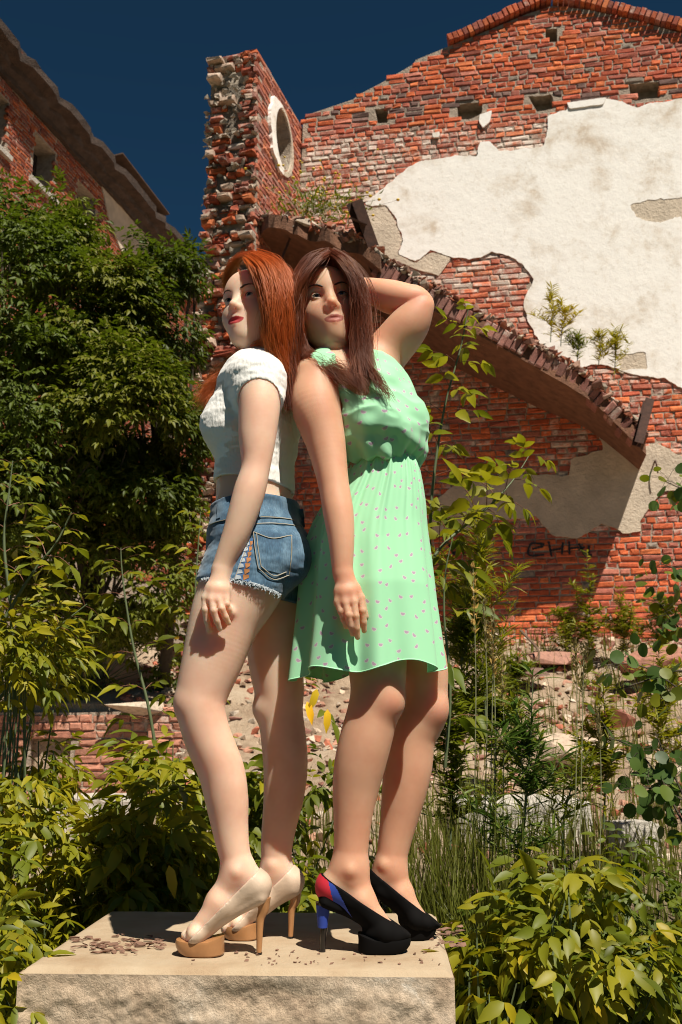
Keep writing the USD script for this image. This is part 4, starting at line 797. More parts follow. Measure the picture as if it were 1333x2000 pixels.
def skin_tint(base, lips=None, blush=()):
    def f(v):
        c = np.tile(np.array(base, float), (len(v), 1))
        for p, r, col, w in blush:
            k = w * np.exp(-(np.linalg.norm(v - p, axis=1) / r) ** 2)[:, None]; c = c * (1 - k) + np.array(col) * k
        if lips is not None:
            cc, A, s, col, h = lips; q = (v - cc) @ A.T / s; l, u = np.abs(q[:, 1]), q[:, 2]
            up = -.0655 - h * .4 + .0085 * np.clip(1 - l / .026, 0, 1) ** .7 * (1 - .25 * np.exp(-(l / .004) ** 2)); dn = -.0655 - h * .4 - .0145 * np.sqrt(np.clip(1 - (l / .024) ** 2, 0, 1))
            m = (l < .025) & (u < up) & (u > dn) & (q[:, 0] > .06); c[m] = col
        return c
    return f

# ================================================================== the red-haired woman on the left
G1 = thing('person', 'red-haired woman in white cropped top and denim shorts, looking left, back to back with another', 'person', (J(480, 1850, 2.45)[0], 2.45, ZT))
F1 = nz(np.array([-.96, .22, 0])); L1 = np.cross([0, 0, 1.0], F1)
torso1 = [blob(500, 1052, 2.47, .108, .165, .115, F1, .04), ball(J(548, 1092, 2.41), R_(56, 548, 1092, 2.41), .05), ball(J(545, 1088, 2.54), R_(54, 548, 1092, 2.54), .05),
    blob(497, 955, 2.47, .094, .122, .12, F1, .05), blob(500, 835, 2.47, .105, .140, .155, F1, .05), blob(508, 760, 2.47, .085, .150, .085, F1, .05),
    blob(445, 828, 2.40, .062, .058, .060, F1, .04), blob(440, 824, 2.53, .060, .058, .060, F1, .04),
    cone(J(505, 742, 2.335), J(520, 742, 2.60), .047, .047, .045), cone(J(515, 715, 2.40), J(515, 715, 2.53), .040, .040, .05)]
A1 = frame((-.48, -.877, 0), pitch=.10, roll=.05); S1 = 1.0; H1c = place_head(A1, S1, 465.5, 580, 2.44)
neck1 = [cone(J(520, 735, 2.47), H1c - A1[0] * .028 - A1[2] * .06, .056, .049, .035)]
arm1 = [ball(J(506, 744, 2.33), R_(44, 506, 742, 2.33), .04)] + limb([(506, 742, 2.325, 44), (507, 790, 2.30, 41), (503, 850, 2.29, 37), (500, 910, 2.28, 28.5), (486, 965, 2.275, 31), (464, 1035, 2.278, 27), (440, 1092, 2.282, 20.5), (433, 1110, 2.282, 19)], .007)
far1 = limb([(520, 742, 2.60, 42), (515, 830, 2.63, 36), (515, 920, 2.63, 30), (505, 1000, 2.62, 28), (495, 1080, 2.62, 20)], .007)
hand1 = hand_prims(J(432, 1108, 2.282), [J(401, 1168, 2.264), J(413, 1171, 2.254), J(428, 1172, 2.256), J(441, 1170, 2.268)], [J(408, 1228, 2.275), J(430, 1228, 2.264), J(447, 1217, 2.266), J(450, 1197, 2.282)], None, (-.2, -1, .1), .0125, .0082, .010, (J(425, 1125, 2.297), J(440, 1160, 2.307), J(452, 1185, 2.307)))
hand1b = hand_prims(J(495, 1080, 2.62), [J(480, 1130, 2.61), J(488, 1132, 2.62), J(497, 1132, 2.63), J(505, 1130, 2.64)], [J(478, 1180, 2.62), J(487, 1184, 2.63), J(497, 1182, 2.64), J(505, 1170, 2.65)], None, (0, 1, 0), .0125, .0080, .008)
leg1 = limb([(492, 1095, 2.40, 86), (468, 1150, 2.385, 80), (440, 1210, 2.37, 69), (415, 1290, 2.36, 59), (396, 1350, 2.355, 51), (393, 1388, 2.35, 47), (406, 1440, 2.355, 46), (432, 1505, 2.365, 45), (443, 1560, 2.37, 42), (449, 1610, 2.372, 36), (456, 1655, 2.372, 31.5), (466, 1700, 2.372, 29)], .02, 34)
leg1b = limb([(528, 1095, 2.54, 80), (538, 1160, 2.54, 70), (538, 1230, 2.54, 60), (540, 1300, 2.54, 53), (546, 1350, 2.54, 48), (548, 1392, 2.54, 44), (555, 1450, 2.545, 44), (558, 1505, 2.55, 43), (554, 1560, 2.55, 39), (546, 1610, 2.55, 34), (541, 1650, 2.55, 31), (540, 1695, 2.55, 28)], .02, 34)
knee1 = [ball(J(368, 1375, 2.345), .026, .03), ball(J(515, 1385, 2.53), .024, .03)]
def foot_prims(ank, heel, inst, ballp, toe, ra, w, FW, toes=True):
    FW = nz(np.array(FW, float)); Ls = np.cross([0, 0, 1.0], FW); o = [cone(ank, heel, ra, ra * .92, .02), cone(ank, inst, ra * .98, .029, .022), cone(inst, ballp, .027, .018, .016, flat=(Ls, 1.35)), cone(heel, ballp, .024, .016, .02, flat=(Ls, 1.2)), cone(ballp + Ls * w, ballp - Ls * w, .0165, .0165, .012)]
    if toes:
        for i, g in enumerate(np.linspace(-1, 1, 5)):
            r = (.0115, .0085, .008, .0078, .0075)[i] if toes == 1 else (.0115, .0085, .008, .0078, .0075)[4 - i]; k = (0, .002, -.001, -.006, -.012)[i] if toes == 1 else (0, .002, -.001, -.006, -.012)[4 - i]
            o.append(cone(ballp + Ls * w * g * .95, toe + Ls * w * g * .8 + FW * k, r * 1.1, r, .004))
    return o
f1 = foot_prims(J(466, 1703, 2.372), J(500, 1730, 2.375), J(428, 1762, 2.372), J(384, 1821, 2.37), J(361, 1830, 2.37), .0325, .026, (-1, 0, 0), 1)
f1b = foot_prims(J(540, 1698, 2.55), J(567, 1722, 2.55), J(505, 1755, 2.55), J(465, 1800, 2.55), J(444, 1810, 2.55), .0310, .026, (-1, 0, 0), 2)
ank1 = [ball(J(463, 1702, 2.342), .0105, .014), ball(J(533, 1690, 2.522), .0105, .014)]
hp1, eyes1, at1 = head_prims(H1c, A1, .95, S1, 1.15, .6, .001)
skin1 = torso1 + neck1 + arm1 + far1 + hand1 + hand1b + leg1 + leg1b + knee1 + f1 + f1b + ank1 + hp1
PALE = (.76, .50, .375)
red = (.60, .26, .19)
sk1, tint1 = assemble(skin1, HRES, [(H1c, .125, .0016)], skin_tint(PALE, (H1c, A1, S1, (.42, .045, .05), .0018), [(J(360, 1380, 2.33), .03, red, .5), (J(468, 1695, 2.345), .012, (.45, .12, .10), .8), (J(425, 1200, 2.23), .06, (.58, .27, .19), .55), (at1(.075, .036, -.030), .025, red, .35), (at1(.075, -.036, -.030), .025, red, .35), (J(500, 915, 2.26), .03, red, .25)]))
body1 = part(G1, 'body', sk1, 'skin', smooth=True, tint=tint1)
skref1 = cKDTree(sk1[0][np.linalg.norm(sk1[0] - H1c, axis=1) < .16]); add_head_parts(G1, H1c, A1, eyes1, at1, S1, skref1, (1, .10, .05), (.10, .09, .06), 'brow_auburn', .001)
# cropped top
top_in = [p for p in torso1[3:]]
tp = inflate(top_in, .0075) + [cone(J(506, 742, 2.325), J(508, 775, 2.315), R_(50, 506, 742, 2.325), R_(49, 508, 775, 2.315), .03)]
tp += [cone(J(506, 782, 2.285), J(501, 850, 2.265), R_(42, 506, 782, 2.29), R_(37, 501, 850, 2.27), .004, 's')] + [{**q, 'op': 's', 'k': .003} for q in inflate(limb([(504, 830, 2.29, 38), (500, 910, 2.28, 28.5), (486, 965, 2.265, 31)], .01), .002)] + [ball(J(505, 690, 2.40), .048, .02, 's')]
hem_a, hem_b = J(418, 938, 2.44), J(575, 958, 2.44); hn = np.cross(nz(hem_b - hem_a), [0, 1.0, 0]); hn = -hn if hn[2] > 0 else hn
tp += [half((hem_a + hem_b) / 2, hn), dict(t='f', op='i', k=0, fn=lambda p: p[..., 2] - float(J(500, 676, 2.45)[2]))]
tm = mesh_sdf(tp, .0032, smooth=3)
nv = trimesh.Trimesh(*tm, process=False).vertex_normals; v = tm[0]; wr = (meshkit.fbm(v * [14, 14, 34], 3) - .5) * .010 * np.clip((.02 + v[:, 2] - hem_a[2]) / .05, 0, 1); tm = (v + nv * np.maximum(wr, -.003)[:, None], tm[1])
top1 = part(G1, 'cropped_top', tm, 'knit', smooth=50, label='white textured knit top cropped above the waist')
tt_ = trimesh.Trimesh(*tm, process=False); part(top1, 'hem', line_on(tt_, [(422, 931), (470, 938), (520, 944), (572, 953)], 2.4, 40, .0006, .0022), 'knit', smooth=True)
# denim shorts
sp = inflate(torso1[:3] + [blob(500, 985, 2.47, .101, .142, .05, F1, .04)] + leg1 + leg1b, .0075)
wa, wb = J(409, 992, 2.44), J(590, 978, 2.44); wn = np.cross(nz(wb - wa), [0, -1.0, 0]); wn = -wn if wn[2] < 0 else wn
ha, hb = J(396, 1139, 2.40), J(548, 1166, 2.40); hn2 = np.cross(nz(hb - ha), [0, 1.0, 0]); hn2 = -hn2 if hn2[2] > 0 else hn2
sp += [half((wa + wb) / 2, wn), half((ha + hb) / 2, hn2)]
sm = mesh_sdf(sp, .0034, smooth=3); v = sm[0]; nv = trimesh.Trimesh(*sm, process=False).vertex_normals; sm = (v + nv * (np.maximum(meshkit.fbm(v * [16, 16, 40], 3) - .5, -.3) * .008)[:, None], sm[1])
sh1 = part(G1, 'denim_shorts', sm, 'denim', smooth=50); st_ = trimesh.Trimesh(*sm, process=False)
part(sh1, 'waistband', quad_patch(st_, [(412, 990), (590, 976), (592, 1008), (409, 1026)], 2.36, 60, 8, .0035), 'denim', smooth=True)
part(sh1, 'back_pocket', quad_patch(st_, [(500, 1050), (571, 1048), (566, 1128), (510, 1120)], 2.36, 24, 24, .0022), 'denim', smooth=True)
for ln in ([(411, 1026), (470, 1022), (530, 1016), (590, 1008)], [(500, 1050), (535, 1060), (571, 1048)], [(500, 1050), (504, 1085), (510, 1120)], [(510, 1120), (537, 1138), (566, 1126)], [(571, 1048), (571, 1090), (566, 1126)], [(506, 1052), (510, 1086), (515, 1116)], [(515, 1116), (538, 1131), (561, 1121)], [(470, 1040), (520, 1030), (585, 1022)], [(498, 1000), (494, 1060), (466, 1140)]):
    part(sh1, 'seam', line_on(st_, ln, 2.36, 24, .0032, .0012), 'denim_thread', smooth=True)
for bx in (427, 505, 575): part(sh1, 'belt_loop', quad_patch(st_, [(bx, 985), (bx + 9, 984), (bx + 8, 1018), (bx - 1, 1019)], 2.36, 4, 8, .006), 'denim', smooth=True)
# embroidered side band: orange and white triangles on blue beside a red strip
cols = {'w': (.42, .46, .50), 'o': (.40, .16, .05), 'b': (.05, .12, .26), 'r': (.25, .02, .04)}
def band(x, y): return (x[0], y)
part(sh1, 'side_band', quad_patch(st_, [(490, 1062), (500, 1062), (492, 1146), (464, 1140)], 2.36, 12, 30, .0026), 'embroidery', tint=cols['b'], smooth=True)
for i in range(7):
    y0, y1 = 1068 + i * 10.8, 1078.6 + i * 10.8; k0, k1 = (y0 - 1062) / 80, (y1 - 1062) / 80; xl = lambda k: 490 - 26 * k; xr = lambda k: 500 - 8 * k
    part(sh1, 'stitched_triangle', quad_patch(st_, [(xl(k0) + (xr(k0) - xl(k0)) * .55, y0), (xr(k0), y0), (xr((k0 + k1) / 2), (y0 + y1) / 2), (xl(k0) + (xr(k0) - xl(k0)) * .60, y1)], 2.36, 4, 4, .0036), 'embroidery', tint=cols['o'], smooth=True)
    part(sh1, 'stitched_triangle', quad_patch(st_, [(xl(k0) + 1, y0), (xl(k0) + (xr(k0) - xl(k0)) * .38, y0 + 2), (xl(k0) + (xr(k0) - xl(k0)) * .45, y1 - 3), (xl(k1) + 1, y1 - 1)], 2.36, 4, 4, .0036), 'embroidery', tint=cols['w'], smooth=True)
fr_ = np.random.default_rng(4); S = []
for i in range(420):
    k = fr_.random(); px, py = 400 + 150 * k, 1140 + 27 * k - 2 - 6 * math.sin(k * 3.1)
    q = J(px, py, 2.36); y = 0; S.append([px, py])
S = np.array(S); q = J(0, 0, 1) * 0; pts0 = np.array([J(a, b, 2.37) for a, b in S]); y = drape(st_, pts0[:, 0], pts0[:, 2] + .004, .0005); base_ = np.column_stack([pts0[:, 0], y, pts0[:, 2] + .003])
dr = np.column_stack([fr_.normal(0, .004, 420), fr_.normal(-.001, .002, 420), -np.abs(fr_.normal(.006, .004, 420))]); t4 = np.linspace(0, 1, 4)
curves(sh1, 'frayed_edge', base_[:, None] + dr[:, None] * t4[None, :, None] + fr_.normal(0, .0008, (420, 4, 3)), np.full((420, 4), .0009), 'denim_fray', kind='stuff')
# shoes
def shoes1():
    for foot, tip, seat, bb, tb, ta, tb2, toe in (
        (f1, (507, 1862, None), (510, 1757), (438, 1858), (344, 1858), (512, 1697), (395, 1815), (371, 1820)),
        (f1b, (567, 1836, None), (572, 1742), (505, 1828), (432, 1828), (578, 1690), (475, 1795), (452, 1805))):
        ht = PZ(float(tip[0]), float(tip[1]), ZT + .0005); Yf = 2.372 if foot is f1 else 2.55; ht[1] = Yf
        a = J(bb[0], bb[1], Yf); b = J(tb[0], tb[1], Yf); a[2] = b[2] = ZT; z_lift = float(J(395, 1812, Yf)[2])
        shoe(G1, foot, ht, J(seat[0], seat[1], Yf), a, b, (-1, 0, 0), J(ta[0], ta[1], Yf), J(tb2[0], tb2[1], Yf), ('nude_leather', 'tan_heel', 'tan_heel'), ZT, .026, .040, open_toe=J(toe[0], toe[1], Yf))
shoes1()
# hair
def cap(c, A, s, mat, G, cut):
    pr_ = [ellp(c + s * (-.013 * A[0] + .030 * A[2]), A, np.array((.101, .082, .094)) * s, .01), ellp(c + s * (-.035 * A[0] - .03 * A[2]), A, np.array((.065, .072, .085)) * s, .03)]
    m = mesh_sdf(pr_, .004); q = (m[0] - c) @ A.T / s
    def keep(cc):
        q = (cc - c) @ A.T / s; return (q[:, 0] < cut + np.clip(q[:, 2] - .055, -1, .05) * .9) & ~((q[:, 0] > .012) & (q[:, 2] < .03))
    m = clip_faces(m, keep); part(G, 'hair_underlayer', m, mat, smooth=True)
cap(H1c, A1, S1, 'scalp_copper', G1, .005)
hr = np.random.default_rng(77)
def guides(*gs): return [np.array([J(*p) for p in g]) for g in gs]
g1_side = guides(
    [(477, 506, 2.36), (490, 525, 2.325), (508, 572, 2.315), (517, 620, 2.32), (520, 660, 2.33), (536, 720, 2.36), (552, 775, 2.36)],
    [(484, 500, 2.37), (510, 525, 2.315), (528, 580, 2.30), (538, 640, 2.31), (545, 690, 2.33), (562, 745, 2.35), (574, 800, 2.36)],
    [(494, 496, 2.38), (530, 517, 2.33), (552, 570, 2.305), (560, 640, 2.32), (566, 700, 2.345), (578, 750, 2.36), (586, 800, 2.37)],
    [(502, 495, 2.41), (548, 518, 2.365), (570, 575, 2.34), (578, 640, 2.35), (584, 700, 2.37), (590, 745, 2.38), (594, 790, 2.38)],
    [(505, 495, 2.46), (555, 520, 2.42), (580, 580, 2.41), (588, 640, 2.41), (590, 700, 2.42), (594, 745, 2.42), (597, 790, 2.42)])
g1_top = guides(
    [(478, 500, 2.40), (466, 505, 2.43), (455, 515, 2.46), (447, 528, 2.49), (443, 545, 2.52), (443, 570, 2.55)],
    [(484, 496, 2.43), (470, 500, 2.47), (458, 510, 2.50), (450, 525, 2.53), (446, 550, 2.55), (448, 590, 2.57)],
    [(500, 494, 2.46), (480, 499, 2.50), (465, 512, 2.53), (455, 535, 2.55), (452, 570, 2.58), (458, 620, 2.60)])
g1_back = guides(
    [(510, 497, 2.44), (560, 530, 2.45), (585, 580, 2.47), (592, 640, 2.48), (592, 700, 2.49)], [(505, 500, 2.50), (550, 535, 2.54), (575, 590, 2.56), (578, 650, 2.56), (575, 700, 2.56)], [(495, 503, 2.53), (520, 540, 2.57), (540, 590, 2.60), (545, 650, 2.59), (540, 700, 2.57)])
g1_front = guides(
    [(552, 640, 2.34), (530, 662, 2.35), (500, 680, 2.38), (462, 712, 2.40), (432, 745, 2.41), (412, 775, 2.42), (396, 800, 2.42)],
    [(556, 652, 2.35), (532, 674, 2.36), (505, 690, 2.40), (470, 722, 2.42), (440, 755, 2.43), (424, 785, 2.43), (415, 812, 2.43)],
    [(548, 650, 2.37), (510, 672, 2.40), (470, 700, 2.42), (438, 728, 2.43), (412, 752, 2.43), (396, 770, 2.43), (384, 782, 2.43)],
    [(545, 660, 2.39), (520, 685, 2.42), (485, 715, 2.44), (455, 745, 2.45), (436, 775, 2.45), (424, 800, 2.45), (418, 818, 2.45)])
def hair(G, groups, mat, seed):
    r = np.random.default_rng(seed); S, Wd = [], []
    for gs, n, th, fz in groups: S.append(hair_group(gs, n, r, th, 14, fz, cutv=.20))
    S = np.concatenate(S); t = np.linspace(0, 1, 14); w = .00105 * (1 - .75 * t ** 2) * r.uniform(.7, 1.2, (len(S), 1)); curves(G, 'hair', S, w * np.ones((len(S), 14)), mat)
hair(G1, [(g1_side, 5200, .0042, .004), (g1_top, 1500, .003, .002), (g1_back, 1800, .007, .004), (g1_front, 2200, .0055, .007)], 'hair_copper', 5)
hair(G1, [(g1_side[1:] + g1_back, 200, .010, .014), (g1_front, 160, .014, .016), (g1_top, 30, .004, .004)], 'hair_copper', 6)

# ================================================================== the brown-haired woman on the right
G2 = thing('person', 'dark-haired woman in mint green dress and black heels, one arm raised behind her head', 'person', (J(720, 1850, 2.45)[0], 2.45, ZT))
F2 = nz(np.array([.80, -.60, 0])); L2 = np.cross([0, 0, 1.0], F2)
torso2 = [blob(735, 1030, 2.50, .095, .130, .12, F2, .05), blob(742, 915, 2.48, .078, .100, .12, F2, .05), blob(728, 810, 2.47, .098, .138, .15, F2, .05), blob(690, 745, 2.46, .075, .135, .07, F2, .05),
    blob(735, 825, 2.38, .062, .060, .060, F2, .04), blob(778, 825, 2.46, .066, .062, .062, F2, .04), cone(J(622, 742, 2.39), J(738, 708, 2.53), .046, .044, .045), cone(J(650, 718, 2.42), J(690, 712, 2.47), .038, .038, .05)]
A2 = frame((.09, -.99, 0), pitch=.08, roll=.16); S2 = 1.05; H2c = place_head(A2, S2, 643.5, 574, 2.44)
neck2 = [cone(J(676, 735, 2.48), H2c - A2[0] * .030 - A2[2] * .06, .058, .052, .035)]
arm2 = [ball(J(618, 744, 2.385), R_(46, 618, 742, 2.385), .04)] + limb([(618, 742, 2.38, 47), (618, 795, 2.35, 48), (636, 862, 2.335, 39), (651, 940, 2.315, 30.5), (661, 1000, 2.30, 30), (667, 1055, 2.29, 25.5), (669, 1105, 2.285, 21), (670, 1120, 2.283, 20)], .007)
arm2b = [ball(J(738, 708, 2.53), R_(44, 738, 708, 2.53), .045)] + limb([(738, 708, 2.53, 44), (768, 674, 2.52, 43), (797, 638, 2.50, 40), (818, 606, 2.49, 29), (829, 592, 2.49, 19), (812, 585, 2.495, 27), (795, 585, 2.50, 31), (765, 580, 2.52, 33), (730, 568, 2.55, 25), (704, 560, 2.575, 18), (692, 558, 2.58, 17)], .012, 30)
hand2 = hand_prims(J(670, 1112, 2.285), [J(660, 1176, 2.267), J(675, 1178, 2.257), J(692, 1176, 2.259), J(706, 1168, 2.273)], [J(677, 1224, 2.271), J(689, 1238, 2.265), J(699, 1245, 2.267), J(712, 1232, 2.281)], None, (0, -1, .1), .0135, .0085, .009, (J(684, 1130, 2.297), J(706, 1170, 2.307), J(716, 1205, 2.307)))
hand2b = hand_prims(J(696, 558, 2.58), [J(660, 535, 2.585), J(656, 550, 2.59), J(655, 565, 2.595), J(658, 580, 2.59)], [J(615, 525, 2.58), J(608, 545, 2.585), J(608, 565, 2.585), J(618, 585, 2.585)], None, (0, 1, .2), .0125, .008, .008)
leg2 = limb([(725, 1100, 2.48, 70), (732, 1200, 2.455, 64), (737, 1290, 2.42, 58), (738, 1345, 2.405, 53), (729, 1390, 2.40, 50), (716, 1440, 2.40, 51), (704, 1490, 2.405, 50), (695, 1540, 2.41, 45), (690, 1590, 2.41, 38.5), (687, 1640, 2.41, 34.5), (684, 1690, 2.41, 33)], .02, 34)
leg2b = limb([(765, 1100, 2.55, 62), (790, 1200, 2.55, 58), (822, 1290, 2.55, 51), (830, 1350, 2.55, 45), (828, 1395, 2.55, 45), (807, 1440, 2.555, 45), (797, 1500, 2.56, 47), (789, 1550, 2.56, 43), (780, 1600, 2.56, 36.5), (770, 1650, 2.56, 31.5), (763, 1692, 2.56, 29)], .02, 34)
knee2 = [ball(J(762, 1372, 2.375), .030, .035), ball(J(846, 1385, 2.525), .030, .03)]
f2 = foot_prims(J(684, 1694, 2.41), J(650, 1732, 2.412), J(708, 1758, 2.405), J(755, 1819, 2.40), J(782, 1828, 2.395), .036, .027, (1, -.12, 0), 2)
f2b = foot_prims(J(763, 1695, 2.56), J(745, 1722, 2.565), J(784, 1745, 2.555), J(816, 1795, 2.545), J(836, 1802, 2.54), .0325, .026, (1, -.18, 0), 1)
ank2 = [ball(J(685, 1700, 2.376), .011, .015), ball(J(752, 1690, 2.533), .011, .014)]
hp2, eyes2, at2 = head_prims(H2c, A2, 1.0, S2, 1.0, .0, .002)
skin2 = torso2 + neck2 + arm2 + arm2b + hand2 + hand2b + leg2 + leg2b + knee2 + f2 + f2b + ank2 + hp2
TAN = (.60, .335, .22)
sk2, tint2 = assemble(skin2, HRES, [(H2c - [.018, 0, 0], .120, .0016)], skin_tint(TAN, (H2c, A2, S2, (.36, .115, .09), 0.0), [(J(765, 1375, 2.35), .03, (.5, .2, .14), .5), (J(850, 1390, 2.51), .035, (.5, .17, .13), .6), (J(690, 1200, 2.22), .07, (.50, .24, .16), .5), (at2(.075, .036, -.030), .025, (.52, .20, .15), .35), (at2(.075, -.036, -.030), .025, (.52, .20, .15), .35), (J(820, 590, 2.46), .03, (.55, .22, .16), .5)]))
body2 = part(G2, 'body', sk2, 'skin', smooth=True, tint=tint2)
skref2 = cKDTree(sk2[0][np.linalg.norm(sk2[0] - H2c, axis=1) < .16]); add_head_parts(G2, H2c, A2, eyes2, at2, S2, skref2, (1, -.05, -.05), (.06, .035, .02), 'brow_dark', .002)
# dress: gathered bodice
bd = inflate(torso2[1:], .012) + [blob(746, 872, 2.47, .100, .130, .052, F2, .04), cone(J(762, 850, 2.385), J(742, 878, 2.375), .046, .034, .04)]
bd += chain([J(682, 690, 2.36), J(704, 735, 2.325), J(706, 762, 2.29)], [.040, .042, .030], .02, 6, 's')
bd += [cone(J(604, 788, 2.335), J(614, 820, 2.325), R_(52, 608, 765, 2.345), R_(50, 616, 800, 2.33), .008, 's')] + [{**q, 'op': 's', 'k': .003} for q in inflate(limb([(618, 790, 2.35, 48), (636, 862, 2.335, 39), (651, 940, 2.315, 30.5)], .01), .002)] + [cone(J(752, 690, 2.50), J(800, 640, 2.44), .052, .062, .01, 's')]
wz = float(J(745, 899, 2.40)[2]); bd += [dict(t='f', op='i', k=0, fn=lambda p: np.float32(wz - .006) - p[..., 2]), dict(t='f', op='i', k=0, fn=lambda p: p[..., 2] - np.float32(J(680, 697, 2.45)[2]))]
bm = mesh_sdf(bd, .0032, smooth=4); v = bm[0]; nv = trimesh.Trimesh(*bm, process=False).vertex_normals
ang = np.arctan2(v[:, 1] - J(745, 890, 2.48)[1], v[:, 0] - J(745, 890, 2.48)[0]); kz = np.clip(1 - (v[:, 2] - wz) / .13, 0, 1)
wr = (.0050 * np.sin(ang * 17 + 4 * meshkit.fbm(v * 6, 2)) * kz ** 1.5 + (.55 - np.abs(2 * meshkit.fbm(v * [8, 8, 17] + 5, 2) - 1) * 2.2) * .011 * np.clip((v[:, 2] - wz) / .03, .1, 1) * .8); bm = (v + nv * np.maximum(wr, -.006)[:, None], bm[1])
def cloth_uv(v, c): d = v - c; a = np.arctan2(d[:, 0], -d[:, 1]); return np.column_stack([a * .145 + .3, v[:, 2], np.zeros(len(v))])
DC = J(725, 890, 2.48); dress = part(G2, 'dress', bm, 'melon_print', smooth=60, tint=cloth_uv(bm[0], DC), label='mint green sleeveless dress printed with small melon slices')
# skirt: rings of one sheet with folds that open towards the hem
rows = [(897, 745, 68), (905, 745, 69), (920, 746, 74), (950, 742, 84), (984, 733, 98), (1030, 722, 112), (1068, 717, 122), (1120, 716, 129), (1173, 716, 134), (1235, 716, 141), (1306, 715, 149)]
nr, na = 70, 300; kk = np.linspace(0, 1, nr); src = np.linspace(0, 1, len(rows)); ry = np.interp(kk, (np.array([r[0] for r in rows]) - 897) / 409., [r[0] for r in rows])
cx = np.interp(ry, [r[0] for r in rows], [r[1] for r in rows]); ax_ = np.interp(ry, [r[0] for r in rows], [r[2] for r in rows]); V = []; th = np.linspace(0, 2 * np.pi, na, endpoint=False); uv = []
rf = np.random.default_rng(9); ph = rf.uniform(0, 6.28, 9)
for i in range(nr):
    k = kk[i]; Yc = 2.49 - .025 * k; c = J(cx[i], ry[i], Yc); a = R_(ax_[i], cx[i], ry[i], Yc); b = .120 + .044 * min(1, k * 1.6) + .008 * k
    A_ = k ** 1.1; fold = A_ * (.060 * np.sin(5 * th + ph[0] + .5 * k) + .065 * np.sin(9 * th + ph[1]) + .035 * np.sin(14 * th + ph[2] - .6 * k)) + (1 - k) ** 3 * (.020 * np.sin(34 * th + ph[3]) + .014 * np.sin(47 * th + ph[4])) + .010 * np.sin(21 * th + ph[5]) * (1 - k)
    fold = 1.35 * fold * (.7 + .3 * np.clip(np.abs(np.sin(th * .5 + .6)), 0, 1)); r_ = 1 + fold - (.01 if i < 3 else 0)
    x = c[0] + a * np.cos(th) * r_; y = Yc + b * np.sin(th) * r_; z = c[2] + k ** 4 * (.012 * np.sin(5 * th + ph[0] + 1.2) - .020 * np.clip(-np.cos(th) + .15, 0, 1)) + 0 * th
    V.append(np.stack([x, y, z], 1)); uv.append(np.stack([th * .21 + 1.0, z, 0 * th], 1))
V = np.array(V); uvs = np.array(uv); V = np.concatenate([V, V[:, :1]], 1); uvs = np.concatenate([uvs, uvs[:, :1] + [2 * np.pi * .21, 0, 0]], 1); na += 1
i = (np.arange(nr - 1)[:, None] * na + np.arange(na - 1)[None]).ravel(); f = np.concatenate([np.stack([i, i + na, i + na + 1], 1), np.stack([i, i + na + 1, i + 1], 1)])
v3 = V.reshape(-1, 3); nv = trimesh.Trimesh(v3, f, process=False).vertex_normals
inner_ = v3 - nv * .0016; 
sk = part(G2, 'skirt', (v3, f), 'melon_print', smooth=True, tint=uvs.reshape(-1, 3))
hemv = V[-1]; part(sk, 'hem', tube(hemv, .0016, 5), 'mint_plain', smooth=True)
tk = V[2]; wb_ = np.concatenate([V[0] + [0, 0, .004], V[2]]) ;
dt = trimesh.Trimesh(*bm, process=False)
# shoes
def shoes2():
    for foot, tip, seat, bb, tb, ta, tb2, Yf, FW, tip_y, near in (
        (f2, (630, 1862), (636, 1765), (700, 1862), (802, 1862), (630, 1712), (768, 1806), 2.40, (1, -.0, 0), None, True),
        (f2b, (742, 1836), (742, 1745), (786, 1834), (852, 1834), (722, 1700), (822, 1780), 2.555, (1, -.0, 0), None, False)):
        ht = J(tip[0], tip[1], Yf); ht[2] = ZT + .0005; a = J(bb[0], bb[1], Yf); b = J(tb[0], tb[1], Yf); a[2] = b[2] = ZT
        U_, m = shoe(G2, foot, ht, J(seat[0], seat[1], Yf), a, b, FW, J(ta[0], ta[1], Yf), J(tb2[0], tb2[1], Yf), ('black_suede', 'black_suede', 'black_lacquer'), ZT, .024, .042, extra=[ellp((a + b) / 2 + np.array([.006, 0, .040]), np.eye(3), (.056, .040, .026), .012)])
        if near:
            s2 = mesh_sdf(inflate(foot, .0062), .0024, smooth=3); q = project(s2[0][s2[1]].mean(1)); y0 = lambda x: 0
            fc = s2[0][s2[1]].mean(1); top_line = np.cross(nz(J(768, 1806, Yf) - J(630, 1712, Yf)), [0, 1.0, 0]); top_line = top_line if top_line[2] > 0 else -top_line
            below = (fc - J(630, 1712, Yf)) @ top_line < .002; x = fc[:, 0]; xr_ = float(J(647, 1740, Yf)[0]); xb = float(J(662, 1740, Yf)[0]); sl = (fc[:, 2] - J(650, 1740, Yf)[2])
            redm = below & (x < xr_ - .25 * np.maximum(sl, -1) - 1.6 * np.maximum(-sl - .01, 0) * 0) & (sl > -.035); blum = below & ~redm & (x < xb - .55 * sl)
            for nm, msk, mt in (('heel_patch', redm, 'red_suede'), ('side_patch', blum, 'blue_suede')):
                f_ = s2[1][msk]; u, inv = np.unique(f_, return_inverse=True)
                if len(f_): part(U_, nm, (s2[0][u], inv.reshape(-1, 3)), mt, smooth=50)
            part(U_, 'heel_cover', tube(smooth_path([J(632, 1768, Yf), J(631, 1790, Yf), J(630.5, 1812, Yf)], 8), np.linspace(.0172, .0112, 8), 12), 'blue_suede', smooth=50)
shoes2()
cap(H2c, A2, S2, 'scalp_brown', G2, .030)
